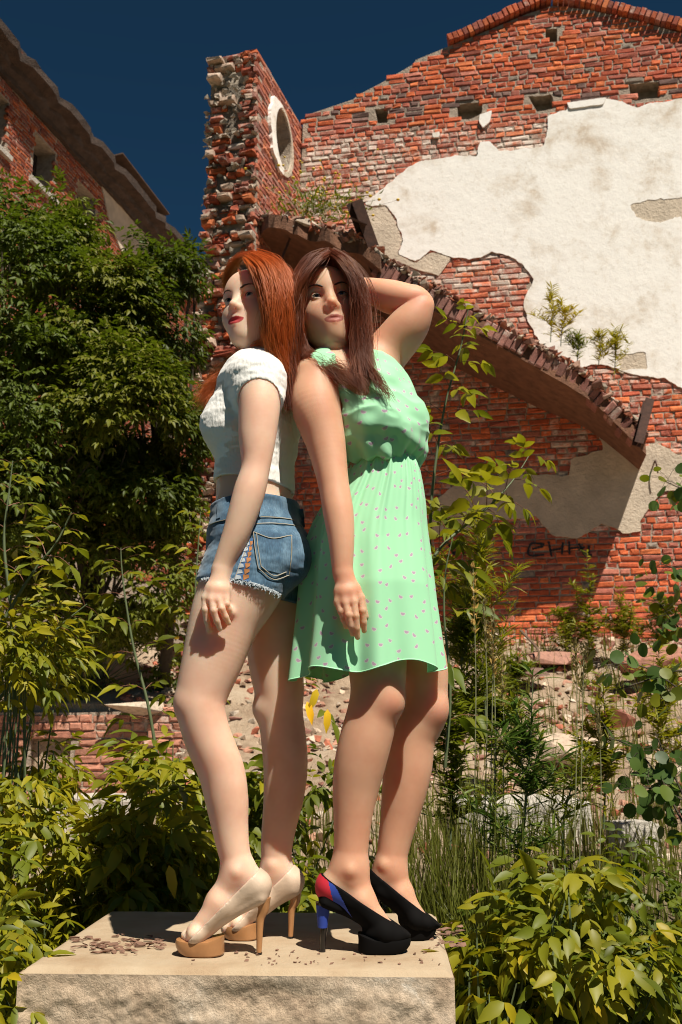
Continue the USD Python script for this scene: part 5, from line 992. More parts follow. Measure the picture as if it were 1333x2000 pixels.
g2_left = guides(
    [(643, 497, 2.35), (624, 510, 2.325), (600, 540, 2.315), (586, 580, 2.325), (582, 630, 2.34), (588, 690, 2.36), (600, 750, 2.36)],
    [(641, 492, 2.36), (618, 508, 2.34), (592, 545, 2.335), (580, 600, 2.335), (574, 660, 2.34), (572, 720, 2.345), (580, 785, 2.34)],
    [(639, 489, 2.39), (606, 506, 2.38), (580, 550, 2.375), (570, 610, 2.37), (563, 670, 2.36), (560, 740, 2.35), (568, 815, 2.34)],
    [(636, 488, 2.43), (598, 508, 2.43), (572, 555, 2.43), (562, 615, 2.42), (558, 680, 2.40), (552, 745, 2.37), (560, 800, 2.35)])
g2_right = guides(
    [(646, 498, 2.35), (664, 512, 2.325), (686, 545, 2.32), (696, 585, 2.325), (697, 630, 2.335), (698, 690, 2.335), (712, 740, 2.325)],
    [(648, 493, 2.36), (672, 510, 2.34), (694, 545, 2.335), (702, 590, 2.34), (706, 640, 2.345), (711, 690, 2.345), (722, 745, 2.32)],
    [(650, 490, 2.39), (680, 510, 2.38), (703, 550, 2.38), (712, 600, 2.38), (716, 650, 2.375), (716, 695, 2.36), (738, 755, 2.32)],
    [(652, 489, 2.43), (685, 512, 2.43), (708, 555, 2.43), (717, 605, 2.43), (719, 655, 2.41), (718, 700, 2.38), (726, 735, 2.35)])
g2_wisp = guides([(714, 690, 2.34), (722, 710, 2.33), (735, 730, 2.315), (748, 752, 2.305), (762, 772, 2.30), (770, 782, 2.30)], [(712, 690, 2.345), (716, 712, 2.33), (722, 730, 2.32), (728, 748, 2.31), (735, 762, 2.31), (742, 772, 2.31)])
g2_chest = guides([(586, 650, 2.37), (592, 690, 2.36), (612, 712, 2.345), (635, 722, 2.33), (655, 735, 2.325), (668, 752, 2.32)], [(592, 660, 2.37), (604, 690, 2.36), (640, 705, 2.335), (660, 722, 2.325), (690, 745, 2.31), (705, 762, 2.30)])
g2_chest2 = guides([(704, 640, 2.36), (700, 680, 2.35), (692, 710, 2.335), (692, 730, 2.325), (698, 748, 2.315), (704, 765, 2.31)], [(706, 640, 2.36), (704, 680, 2.35), (702, 710, 2.335), (706, 735, 2.325), (714, 755, 2.315), (722, 775, 2.31)])
g2_fill = guides([(586, 600, 2.40), (584, 650, 2.40), (590, 690, 2.40), (610, 710, 2.385), (630, 715, 2.37)], [(600, 640, 2.43), (606, 670, 2.43), (615, 700, 2.41), (625, 715, 2.39), (640, 722, 2.37)])
g2_fill2 = guides([(692, 630, 2.42), (692, 670, 2.42), (694, 700, 2.40), (698, 720, 2.37), (704, 735, 2.34)], [(704, 630, 2.42), (704, 670, 2.42), (705, 700, 2.40), (708, 720, 2.37), (714, 735, 2.34)])
g2_back = guides([(620, 495, 2.50), (590, 530, 2.53), (575, 590, 2.55), (570, 660, 2.53), (575, 730, 2.50)], [(645, 492, 2.52), (645, 530, 2.57), (645, 590, 2.58), (645, 640, 2.57), (640, 680, 2.56)], [(668, 495, 2.50), (696, 530, 2.53), (708, 590, 2.55), (712, 660, 2.53), (712, 700, 2.50)])
hair(G2, [(g2_left, 3600, .0040, .004), (g2_right, 3200, .0036, .003), (g2_wisp, 160, .0012, .003), (g2_chest, 520, .0075, .009), (g2_chest2, 300, .005, .006), (g2_fill, 500, .007, .004), (g2_fill2, 400, .005, .004), (g2_back, 1600, .007, .003)], 'hair_brown', 15)
hair(G2, [(g2_left, 160, .010, .012), (g2_right, 120, .008, .010)], 'hair_brown', 16)
# ------------------------------------------------------------------ vegetation
def leaf_look(name, base, var, trans, rough=.45):
    b = np.array(base); look(name, {'g': ('geometry', {}), 'o': ('object_info', {}), 'ad': ('math', dict(math_type='add')), 'fr': ('math', dict(math_type='fraction')), 'r': ('rgb_ramp', dict(ramp=[(0, b * (1 - var)), (.45, b), (.8, b * np.array([1.25, 1.15, .9])), (1, b * np.array([1.9, 1.35, .8]))])),
        'p': ('principled_bsdf', dict(roughness=rough, specular_ior_level=.35)), 't': ('translucent_bsdf', dict(color=trans)), 'm': ('mix_closure', dict(fac=.30))},
        [('g.random_per_island', 'ad.value1'), ('o.random', 'ad.value2'), ('ad.value', 'fr.value1'), ('fr.value', 'r.fac'), ('r.color', 'p.base_color'), ('p.BSDF', 'm.closure1'), ('t.BSDF', 'm.closure2')], surface='m.closure')
leaf_look('leaf_dark', (.076, .108, .008), .45, (.13, .19, .008), .55); leaf_look('leaf_mid', (.110, .135, .008), .4, (.26, .30, .01), .5); leaf_look('leaf_bright', (.185, .190, .008), .35, (.44, .42, .012), .5)
leaf_look('leaf_lime', (.24, .22, .009), .3, (.58, .50, .02), .5); leaf_look('leaf_blue', (.060, .11, .022), .35, (.10, .20, .03), .5); leaf_look('grass_blade', (.13, .145, .022), .45, (.25, .26, .03)); leaf_look('grass_dry', (.30, .24, .10), .35, (.3, .25, .1)); leaf_look('leaf_yellow', (.55, .40, .02), .2, (.7, .5, .03))
simple('bark', (.10, .075, .05), .95, 20, .5, .6, 60, .01); simple('green_stem', (.11, .14, .06), .6, 20, .3); simple('pale_stem', (.30, .30, .16), .6, 20, .3); simple('red_stem', (.22, .08, .04), .6); simple('flower_yellow', (.75, .50, .015), .6)
def leaflet(L, w, fold=.35, droop=.25, n=5, toothed=0.0):
    """one leaf along +x, midrib at z 0, folded and drooping; (v, f)"""
    t = np.linspace(0, 1, n); half_ = w / 2 * np.sin(np.pi * t ** .75) ** .9 * (1 + toothed * np.where(np.arange(n) % 2, 1, -.6)); half_[0] = w * .04; half_[-1] = 0
    x = L * t; z = -droop * L * t ** 2; mid = np.column_stack([x, 0 * t, z]); lf = np.column_stack([x + .02 * L, half_, z + fold * half_]); rt = lf * [1, -1, 1]
    v = np.concatenate([mid, lf, rt]); i = np.arange(n - 1); f = np.concatenate([np.stack([i, i + 1, n + i + 1], 1), np.stack([i, n + i + 1, n + i], 1), np.stack([i, 2 * n + i + 1, i + 1], 1), np.stack([i, 2 * n + i, 2 * n + i + 1], 1)]); return v, f
def basis(d, up):
    d = nz(d); s = nz(np.cross(up, d)); return np.stack([d, s, np.cross(d, s)], -1)      # columns x, y, z
def rot_rows(M, v): return np.einsum('...ij,vj->...vi', M, v)
def compound(rng, L=.16, leaf_=.085, pairs=2, w=.45):
    """ash-maple leaf: stalk with paired leaflets and one at the tip; list of (position, direction, size) in its own frame"""
    out = []; 
    for i in range(pairs):
        x = L * (.45 + .5 * i / max(1, pairs - 1) if pairs > 1 else .55)
        for s in (-1, 1): out.append(((x, 0, -.10 * x * x / L), (.75, s * .9, -.15), leaf_ * (.8 + .2 * (i == 0))))
    out.append(((L, 0, -.10 * L), (1, 0, -.25), leaf_ * 1.12)); return out
def scatter_leaves(pos, dirs, rng, L, w, pairs=2, leaf_=.085, stalk=.16, n=4, droop=.30, jitter=.35, fold=.3, toothed=.0):
    """compound leaves at pos pointing along dirs -> one mesh"""
    base = leaflet(1.0, w, fold, droop, n, .07 if n > 6 else 0); tpl = compound(rng, stalk, leaf_, pairs); V = []
    B = basis(dirs, np.array([0, 0, 1.0]) + rng.normal(0, .25, (len(pos), 3))); sc = rng.uniform(.7, 1.25, len(pos)) * L
    for p, d, l in tpl:
        q = pos + np.einsum('nij,j->ni', B, np.array(p)) * sc[:, None]; dd = np.einsum('nij,j->ni', B, nz(np.array(d))) + rng.normal(0, jitter * .5, (len(pos), 3)) + [0, 0, -.12]
        B2 = basis(dd, B[:, :, 2] + rng.normal(0, .3, (len(pos), 3))); V.append(q[:, None] + rot_rows(B2, base[0]) * (l * sc * rng.uniform(.8, 1.15, len(pos)))[:, None, None])
    V = np.concatenate(V); m = len(base[0]); f = (base[1][None] + (np.arange(len(V)) * m)[:, None, None]).reshape(-1, 3); return V.reshape(-1, 3), f
def crown_points(blobs, n, rng, inside=.55):
    """points near the skin of overlapping lumps: (centre, radii); denser where lumps are large; broken up by noise"""
    P_, D_ = [], []; vol = np.array([np.prod(b[1]) ** (2 / 3) for b in blobs]); vol /= vol.sum()
    for (c, r), k in zip(blobs, vol):
        m = int(n * k); d = nz(rng.normal(0, 1, (m * 2, 3))); s = rng.uniform(inside, 1.06, (m * 2, 1)) ** .6; p = np.array(c) + d * np.array(r) * s; keep = meshkit.fbm(p * 2.7 + 3, 3) > .47; p, d = p[keep][:m], d[keep][:m]; P_.append(p); D_.append(d)
    return np.concatenate(P_), np.concatenate(D_)
def tree(name, label, base_pt, blobs, n, seed, leafmat, L=1.0, leaf_=.085, stalk=.16, pairs=2, group=None, trunk_r=.07, w=.36, nseg=4):
    r = np.random.default_rng(seed); t = thing(name, label, 'tree' if 'tree' in name else 'shrub', base_pt, group=group); base_pt = np.array(base_pt, float); tops = []
    top_ = np.mean([b[0] for b in blobs], 0); out = [tube(smooth_path([base_pt - [0, 0, .15], base_pt * .6 + top_ * .4 + r.normal(0, .08, 3), top_], 10), np.linspace(trunk_r, trunk_r * .45, 10), 7)]
    for c, rad in blobs:
        for j in range(4):
            e = np.array(c) + nz(r.normal(0, 1, 3)) * np.array(rad) * .8; s = base_pt * .55 + top_ * .45 + r.normal(0, .05, 3); out.append(tube(smooth_path([s, (s + e) / 2 + [0, 0, -.05] + r.normal(0, .1, 3), e], 7), np.linspace(trunk_r * .45, .006, 7), 5, cap=False))
    part(t, 'trunk', cat(out), 'bark', smooth=60)
    p, d = crown_points(blobs, n, r); part(t, 'crown', scatter_leaves(p, d * [1, 1, .45] + r.normal(0, .35, d.shape) + [0, 0, -.15], r, L, w, pairs, leaf_, stalk, nseg), leafmat); return t
def lump(px, py, Y, rx, ry, rz): c = J(px, py, Y); m = float(mpp(c)); return (c, (rx * m, ry, rz * m))
def floor_pt(px, Y): x = float(J(px, 1400, Y)[0]); return np.array([x, Y, float(ground_h(x, Y))])
# the dark ash-leaved maples in front of the long building
tree('maple_tree', 'dark green ash-leaved maple filling the left edge below the long brick building', floor_pt(40, 10.7), [lump(40, 580, 9.4, 150, .9, 150), lump(90, 780, 9.2, 140, .9, 140), lump(20, 920, 8.9, 110, .7, 120), lump(60, 470, 9.5, 90, .6, 80), lump(0, 430, 9.5, 60, .5, 55), lump(150, 900, 9.3, 90, .5, 90)], 5600, 1, 'leaf_dark', 1.0, group=None)
tree('maple_tree', 'taller dark maple in the middle of the left thicket, topped by a light pointed shoot', floor_pt(180, 10.8), [lump(190, 640, 9.6, 130, .8, 130), lump(230, 800, 9.3, 120, .8, 130), lump(140, 500, 9.7, 45, .4, 60), lump(118, 410, 9.7, 20, .2, 45), lump(160, 440, 9.7, 22, .2, 30), lump(250, 590, 9.7, 75, .5, 85)], 5000, 2, 'leaf_dark', .95)
tree('maple_tree', 'dark maple reaching against the ruined brick pier', floor_pt(315, 10.6), [lump(300, 640, 9.8, 75, .6, 120), lump(310, 830, 9.6, 75, .6, 120), lump(262, 510, 9.8, 30, .3, 45), lump(330, 540, 9.8, 38, .35, 55), lump(300, 950, 9.6, 60, .5, 70), lump(380, 540, 9.7, 9, .12, 60)], 3800, 3, 'leaf_dark', .95)
tree('undergrowth_shrub', 'deep green shrub in the shade at the foot of the left thicket', floor_pt(200, 10.6), [lump(250, 1000, 9.7, 130, .5, 80), lump(100, 1060, 9.6, 150, .5, 100), lump(270, 1130, 9.8, 100, .4, 80), lump(0, 1000, 9.5, 100, .5, 100), lump(150, 950, 10, 200, .4, 110), lump(130, 1180, 9.9, 190, .4, 80)], 5200, 4, 'leaf_dark', .9)
# bright plants built leaf by leaf
def stem_plant(name, label, path, r0, sets, mat, stem='green_stem', group=None, seed=0, leaf_=.085, stalk=.15, pairs=2, w=.42, each=True, L=1.0, cat_='shrub', minr=.002, droop=.3, single=False):
    """a stem through path with pairs of compound leaves at the given fractions; every leaf is a part"""
    r = np.random.default_rng(seed); pts = smooth_path(path, 40); t = thing(name, label, cat_, pts[0], group=group); part(t, 'stem', tube(pts, np.linspace(r0, minr, 40), 6), stem, smooth=True); grow_leaves(t, pts, sets, r, mat, leaf_, stalk, pairs, w, each, L, droop, single); return t
def grow_leaves(t, pts, sets, r, mat, leaf_, stalk, pairs, w, each, L, droop=.3, single=False):
    base = [leaflet(1.0, w * q, .22 + .2 * r.random(), droop * r.uniform(.6, 1.6), 9, .07) for q in (.85, 1, 1.2)]; stalks = []; V, F, nn = [], [], 0
    for fr, az, size in sets:
        i = min(int(fr * 39), 38); p = pts[i]; tang = nz(pts[i + 1] - pts[i]); ref = nz(np.cross(tang, [.3, 1, .2])); sd = ref * math.cos(az) + np.cross(tang, ref) * math.sin(az); d = nz(sd * .85 + tang * .25 + [0, 0, .05]); B = basis(d, np.array([0, 0, 1.0]) + r.normal(0, .15, 3)); s = size * L
        tl = [((0.02, 0, 0), (1, 0, -.1), leaf_ * 1.3)] if single else compound(r, stalk, leaf_, pairs)
        end = p + B @ np.array((stalk, 0, -.1 * stalk)) * s
        if not single: stalks.append(tube(smooth_path([p, p + B @ np.array((stalk * .5, 0, .01)) * s, end], 5), [.0022 * s, .0018 * s, .0016 * s, .0013 * s, .001 * s], 4, cap=False))
        for q, dd, l in tl:
            o = p + B @ np.array(q) * s; d2 = B @ nz(np.array(dd)) + r.normal(0, .22, 3) + [0, 0, -.15]; B2 = basis(d2, B[:, 2] + r.normal(0, .35, 3)); bv, bf = base[r.integers(3)]; v = o + (bv * l * s * r.uniform(.8, 1.2)) @ B2.T
            if each: part(t, 'leaf', (v, bf), mat if not isinstance(mat, (list, tuple)) else mat[r.integers(len(mat))], smooth=True)
            else: V.append(v); F.append(bf + nn); nn += len(v)
    if stalks: part(t, 'leaf_stalk', cat(stalks), 'red_stem', kind='stuff')
    if V: part(t, 'foliage', (np.vstack(V), np.vstack(F)), mat if not isinstance(mat, (list, tuple)) else mat[0], smooth=True, kind='stuff')
def pairs_at(fr, sizes, r, tw=1.57):
    out = []
    for i, (f, s) in enumerate(zip(fr, sizes)):
        a = r.uniform(-.35, .35) + (i % 2) * tw * .9; out += [(f, a, s), (f, a + math.pi, s * r.uniform(.8, 1.1))]
    return out
vr = np.random.default_rng(100)
def path_px(*pts): return np.array([J(*p) for p in pts])
def sapling(label, path, r0, k, size, mat, seed, **kw):
    r = np.random.default_rng(seed); fr = np.linspace(.16, .98, k); sz = size * np.interp(fr, [0, .6, 1], [1.0, 1.0, .5]); return stem_plant('maple_sapling', label, path, r0, pairs_at(fr, sz, r), mat, seed=seed, **kw)
sapling('tall maple sapling rising behind the green dress in front of the dark arch', path_px((828, 1330, 4.2), (838, 1120, 4.2), (845, 960, 4.2), (868, 800, 4.2), (900, 680, 4.2), (915, 605, 4.2)), .010, 12, 1.2, ['leaf_mid', 'leaf_bright', 'leaf_bright'], 11, leaf_=.095, stalk=.13)
sapling('maple branch leaning up to the right beside the green dress', path_px((800, 1200, 4.0), (850, 1085, 4.05), (905, 1030, 4.1), (960, 985, 4.1), (1005, 935, 4.15), (1040, 880, 4.2)), .009, 11, 1.2, ['leaf_mid', 'leaf_bright', 'leaf_bright'], 12, leaf_=.092, stalk=.13)
sapling('young maple shoot with drooping dark leaves right at the skirt of the green dress', path_px((870, 1500, 4.0), (880, 1350, 4.0), (868, 1200, 4.0), (872, 1110, 4.0), (885, 1050, 4.0)), .007, 6, .9, ['leaf_dark', 'leaf_mid'], 13, leaf_=.10, stalk=.12, droop=.6)
sapling('slim maple sapling standing against the pier left of the denim shorts', path_px((372, 1500, 4.3), (378, 1300, 4.3), (382, 1150, 4.3), (388, 1060, 4.3), (392, 1000, 4.3)), .007, 7, .85, ['leaf_bright', 'leaf_mid', 'leaf_mid'], 14)
sapling('maple sapling with a pale spiky tip before the dark thicket', path_px((310, 1500, 4.0), (290, 1380, 4.0), (262, 1270, 4.0), (245, 1170, 4.0), (238, 1110, 4.0), (236, 1070, 4.0)), .008, 8, .85, ['leaf_mid', 'leaf_bright', 'leaf_mid'], 15)
sapling('long leaning maple stem crossing the left edge towards the top right', path_px((-60, 1330, 3.4), (20, 1190, 3.4), (70, 1110, 3.4), (110, 1060, 3.4), (140, 1000, 3.4)), .008, 8, .8, ['leaf_mid', 'leaf_bright', 'leaf_mid'], 16)
sapling('upright maple stem at the very left edge of the picture', path_px((30, 1400, 3.6), (22, 1200, 3.6), (8, 1060, 3.6), (18, 960, 3.6), (25, 900, 3.6)), .009, 9, .9, ['leaf_mid', 'leaf_bright', 'leaf_mid'], 17)
sapling('lower maple branch spreading over the low brick wall at the left', path_px((-40, 1420, 3.5), (40, 1310, 3.5), (110, 1230, 3.5), (170, 1180, 3.5)), .007, 7, .75, ['leaf_mid', 'leaf_mid', 'leaf_bright'], 18)
def bush(name, label, blobs, n, seed, mat, L, leaf_, stalk, pairs, w=.42, each=220, base_=None, cat_='shrub', extra_mats=None, group=None, nseg=5):
    """low shrub: many shoots; the leaves nearest the camera are parts, the rest one foliage mesh"""
    r = np.random.default_rng(seed); b0 = floor_pt(project(np.array(blobs[0][0]))[0], blobs[0][0][1]) if base_ is None else base_; t = thing(name, label, cat_, b0, group=group); p, d = crown_points(blobs, n, r, .2); st = []
    for i in range(0, len(p), max(1, len(p) // 36)): st.append(tube(smooth_path([b0 + r.normal(0, .08, 3) * [1, 1, 0], (b0 + p[i]) / 2 + r.normal(0, .05, 3), p[i]], 6), np.linspace(.007, .002, 6), 4, cap=False))
    part(t, 'stem', cat(st), 'green_stem', kind='stuff')
    mats = extra_mats or [mat]; d = d * [1, 1, .35] + r.normal(0, .4, d.shape) + [0, -.15, -.1]; q = project(p); ok = (q[:, 0] > -30) & (q[:, 0] < W0 + 30) & (q[:, 1] < H0 + 40); order = np.argsort(np.where(ok, p[:, 1], 99)); k = each // (2 * pairs + 1); near, rest = order[:k], order[k:]
    for i in near:
        v, f = scatter_leaves(p[i:i + 1], d[i:i + 1], r, L, w, pairs, leaf_, stalk, 9); m = len(v) // (2 * pairs + 1); fm = len(f) // (2 * pairs + 1)
        for j in range(2 * pairs + 1): part(t, 'leaf', (v[j * m:(j + 1) * m], f[:fm]), mats[r.integers(len(mats))], smooth=True)
    for j, mm_ in enumerate(mats):
        s = rest[j::len(mats)]
        if len(s): part(t, 'foliage', scatter_leaves(p[s], d[s], r, L, w, pairs, leaf_, stalk, nseg), mm_, smooth=True, kind='stuff')
    return t
bush('maple_shrub', 'bright drooping maple shoots left of the bare legs above the pedestal', [lump(320, 1590, 3.6, 75, .35, 110), lump(250, 1690, 3.4, 80, .25, 60), lump(350, 1480, 3.8, 45, .3, 80), lump(300, 1720, 3.5, 90, .18, 70)], 430, 21, 'leaf_bright', 1.0, .078, .13, 2, w=.34, extra_mats=['leaf_bright', 'leaf_mid', 'leaf_lime'])
bush('maple_shrub', 'tangle of maple shoots filling the lower left edge', [lump(20, 1480, 3.4, 85, .4, 150), lump(20, 1300, 3.6, 80, .4, 120), lump(60, 1660, 3.2, 100, .3, 90), lump(10, 1760, 2.8, 80, .25, 100)], 800, 22, 'leaf_mid', .85, .074, .13, 2, w=.34, extra_mats=['leaf_mid', 'leaf_lime', 'leaf_bright'])
bush('ground_shrub', 'yellow-green leaves lapping over the left corner of the pedestal', [lump(220, 1760, 3.35, 130, .15, 60), lump(70, 1800, 3.0, 70, .16, 70), lump(-25, 1940, 2.3, 40, .15, 110)], 380, 23, 'leaf_bright', .8, .068, .12, 2, w=.34, extra_mats=['leaf_bright', 'leaf_lime', 'leaf_mid'])
bush('maple_shrub', 'dark green shrub seen between the legs behind the pedestal', [lump(470, 1560, 4.2, 90, .4, 180), lump(600, 1620, 4.0, 110, .4, 130), lump(650, 1720, 3.8, 140, .3, 70), lump(540, 1720, 3.8, 160, .3, 70), lump(600, 1380, 4.4, 40, .2, 60)], 620, 24, 'leaf_mid', .85, .085, .12, 2, extra_mats=['leaf_mid', 'leaf_dark', 'leaf_mid', 'leaf_bright'])
bush('broadleaf_shrub', 'large yellow-green leaves of the shrub right beside the pedestal', [lump(985, 1870, 2.8, 80, .2, 110), lump(1130, 1840, 3.0, 130, .3, 110), lump(1120, 1715, 3.2, 80, .15, 40), lump(960, 1970, 2.6, 60, .15, 50), lump(1240, 1930, 2.9, 100, .25, 80)], 420, 25, 'leaf_lime', 1.0, .068, .080, 1, w=.44, each=260, extra_mats=['leaf_bright', 'leaf_lime', 'leaf_mid'])
bush('ground_shrub', 'dark undergrowth in the lower right corner', [lump(1150, 1950, 3.2, 200, .4, 110), lump(1270, 1820, 3.5, 110, .4, 170), lump(1000, 1900, 3.4, 120, .3, 110), lump(1150, 1830, 3.6, 160, .3, 110)], 1100, 26, 'leaf_mid', .7, .065, .10, 2, each=100, extra_mats=['leaf_mid', 'leaf_dark', 'leaf_dark'])
# aspen-like twigs with round leaves at the right edge
def round_leaf(s):
    th = np.linspace(0, 2 * np.pi, 13)[:-1]; r = .5 * (1 + .10 * np.cos(th * 1 + np.pi)); v = np.column_stack([.5 + r * np.cos(th), r * np.sin(th) * .95, .05 * np.abs(np.sin(th)) - .12 * (.5 + r * np.cos(th)) ** 2]) * s; return np.vstack([v, [[.5 * s, 0, -.03 * s]]]), np.array([[12, i, (i + 1) % 12] for i in range(12)])
def aspen(label, paths, n, seed, s=.055, mat=('leaf_blue', 'leaf_mid')):
    r = np.random.default_rng(seed); t = thing('aspen_sapling', label, 'shrub', paths[0][0]); tw = []; lv = []
    for pa in paths:
        pts = smooth_path(pa, 30); tw.append(tube(pts, np.linspace(.006, .0018, 30), 5, cap=False)); m = n // len(paths)
        for j in range(m):
            i = r.integers(6, 30); d = nz(r.normal(0, 1, 3) * [1, 1, .6]); e = pts[i] + d * r.uniform(.04, .16); tw.append(tube([pts[i], (pts[i] + e) / 2 + [0, 0, .01], e], .0011, 3, cap=False)); lv.append((e, nz(d * .5 + r.normal(0, .5, 3) + [0, -.1, -.5])))
    part(t, 'twig', cat(tw), 'bark', kind='stuff')
    for e, d in lv:
        v, f = round_leaf(s * r.uniform(.7, 1.2)); B = basis(d, r.normal(0, 1, 3) + [0, -1.2, .9]); part(t, 'leaf', (e + v @ B.T, f), mat[int(r.random() < .45)], smooth=True)
aspen('twig with round dark leaves reaching in from the right edge over the rubble', [path_px((1420, 1420, 4.2), (1333, 1350, 4.2), (1250, 1300, 4.2), (1160, 1300, 4.2)), path_px((1420, 1330, 4.2), (1330, 1310, 4.2), (1260, 1330, 4.2), (1200, 1350, 4.2))], 56, 31)
aspen('round-leaved sapling at the right edge below the rubble', [path_px((1380, 1700, 4.0), (1310, 1560, 4.0), (1250, 1470, 4.0), (1190, 1440, 4.0)), path_px((1380, 1650, 4.0), (1320, 1520, 4.0), (1280, 1430, 4.0)), path_px((1400, 1600, 4.0), (1330, 1560, 4.0), (1270, 1540, 4.0), (1220, 1540, 4.0))], 96, 32, mat=('leaf_blue', 'leaf_blue'))
aspen('round-leaved branches hanging at the right edge in front of the sunlit brick wall', [path_px((1400, 1180, 5.0), (1333, 1120, 5.0), (1290, 1100, 5.0)), path_px((1400, 1000, 5.0), (1340, 960, 5.0), (1300, 940, 5.0)), path_px((1400, 1300, 5.0), (1330, 1230, 5.0), (1290, 1180, 5.0)), path_px((1420, 1260, 5.0), (1350, 1200, 5.0), (1320, 1150, 5.0))], 110, 33, s=.06)
# mugwort and other upright weeds with narrow leaves
def weed(name, label, path, seed, n=90, L=.055, w=.10, mat='leaf_mid', r0=.006, spread=.5, group=None, stem='green_stem', side=6, sideL=.25):
    r = np.random.default_rng(seed); pts = smooth_path(path, 40); t = thing(name, label, 'weed', pts[0], group=group); st = [tube(pts, np.linspace(r0, .0015, 40), 5, cap=False)]; lines = [pts]
    for j in range(side):
        i = r.integers(6, 30); d = nz(np.array([r.normal(), r.normal() * .6, .9])); e = pts[i] + d * sideL * r.uniform(.6, 1.2) * (1 - i / 50); q = smooth_path([pts[i], (pts[i] + e) / 2 + [0, 0, -.02], e], 40); lines.append(q); st.append(tube(q, np.linspace(r0 * .5, .001, 40), 4, cap=False))
    part(t, 'stem', cat(st), stem, kind='stuff'); P_, D_ = [], []
    for k, ln in enumerate(lines):
        m = n if k == 0 else n // 3
        i = np.sort(r.integers(4, 40, m)); d = nz(r.normal(0, 1, (m, 3)) * [1, 1, .3]) * spread + [0, 0, .5]; P_.append(ln[np.minimum(i, 39)]); D_.append(d)
    p, d = np.concatenate(P_), np.concatenate(D_); b = leaflet(1, w, .2, .35, 4); B = basis(d, r.normal(0, .4, (len(p), 3)) + [0, 0, 1]); V = p[:, None] + rot_rows(B, b[0]) * (L * r.uniform(.5, 1.3, len(p)))[:, None, None]
    part(t, 'foliage', (V.reshape(-1, 3), (b[1][None] + (np.arange(len(V)) * len(b[0]))[:, None, None]).reshape(-1, 3)), mat, kind='stuff')
weed('mugwort', 'tall dark mugwort standing in the middle of the right-hand weeds', path_px((1000, 1780, 3.5), (1020, 1640, 3.5), (1035, 1480, 3.5), (1042, 1320, 3.5)), 41, 150, .085, .13, 'leaf_blue', .008, .7, side=12, sideL=.30)
weed('mugwort', 'smaller mugwort beside the whitewashed block', path_px((1110, 1720, 3.7), (1100, 1620, 3.7), (1120, 1530, 3.7), (1150, 1470, 3.7)), 42, 90, .07, .12, 'leaf_mid', .005, .7, side=8)
weed('tall_weed', 'feathery tall weed in front of the shaded wall beside the dress', path_px((950, 1420, 4.6), (945, 1260, 4.6), (938, 1120, 4.6), (930, 1000, 4.6)), 43, 330, .085, .09, 'leaf_bright', .006, .55, side=16, sideL=.40)
for i, (px, py, Y, hh) in enumerate([(965, 1560, 4.8, 300), (1180, 1560, 5.2, 240), (880, 1600, 4.2, 260), (1290, 1480, 5.6, 220), (1005, 1400, 7.5, 120)]):
    weed('slope_weed', ['bushy weed beside the whitewashed block, nearer the legs', 'leafy weed between the mugwort and the round-leaved sapling', 'leafy weed close beside the far calf', 'weed among the round leaves at the right edge', 'weed high on the slope right of the dress', 'weed by the small pale slab'][i], path_px((px, py + 60, Y), (px + 5, py - hh * .45, Y), (px - 4, py - hh, Y)), 140 + i, 170, .075, .2, ['leaf_mid', 'leaf_bright'][i % 2], .006, .8, side=14, sideL=.32)
weed('tall_weed', 'feathery green weed close behind the right knee', path_px((890, 1480, 4.4), (900, 1360, 4.4), (905, 1240, 4.4), (915, 1130, 4.4)), 44, 300, .08, .10, 'leaf_mid', .006, .6, side=14, sideL=.35)
for i, (a, b_, Y, lab) in enumerate([(1150, 1120, 10.6, 'climbing weeds on the sunlit brick beside the narrow strip of shade'), (1215, 1150, 10.4, 'bushy weeds at the foot of the wall right of the strip of shade'), (1290, 1160, 10.2, 'pale weeds by the wall near the right edge'), (1110, 1190, 10.7, 'low weeds at the wall foot under the shaded bricks')]):
    weed('wall_weed', lab, path_px((a, 1290, Y), (a + 4, 1230, Y), (a - 3, b_ - 40 * (i == 0), Y)), 50 + i, 170, .085, .22, 'leaf_mid', .006, .9, side=13, sideL=.45)
for i, (a, y0, y1, lab) in enumerate([(1076, 660, 560, 'upright bright weed growing on the sloping arch in front of the white plaster'), (1096, 668, 590, 'leaner bright weed beside it on the sloping arch'), (1128, 700, 655, 'tiny green plant on the arch brickwork'), (1170, 705, 650, 'small plant near the lower end of the arch top'), (1200, 735, 640, 'thin yellowish weed above the lower end of the arch')]):
    weed('ledge_weed', lab, path_px((a, y0 + 8, 10.9), (a + 3, (y0 + y1) / 2, 10.9), (a + 2, y1, 10.9)), 60 + i, 110, .09, .14, 'leaf_lime' if i != 2 else 'leaf_mid', .006, .6, side=7, sideL=.35)
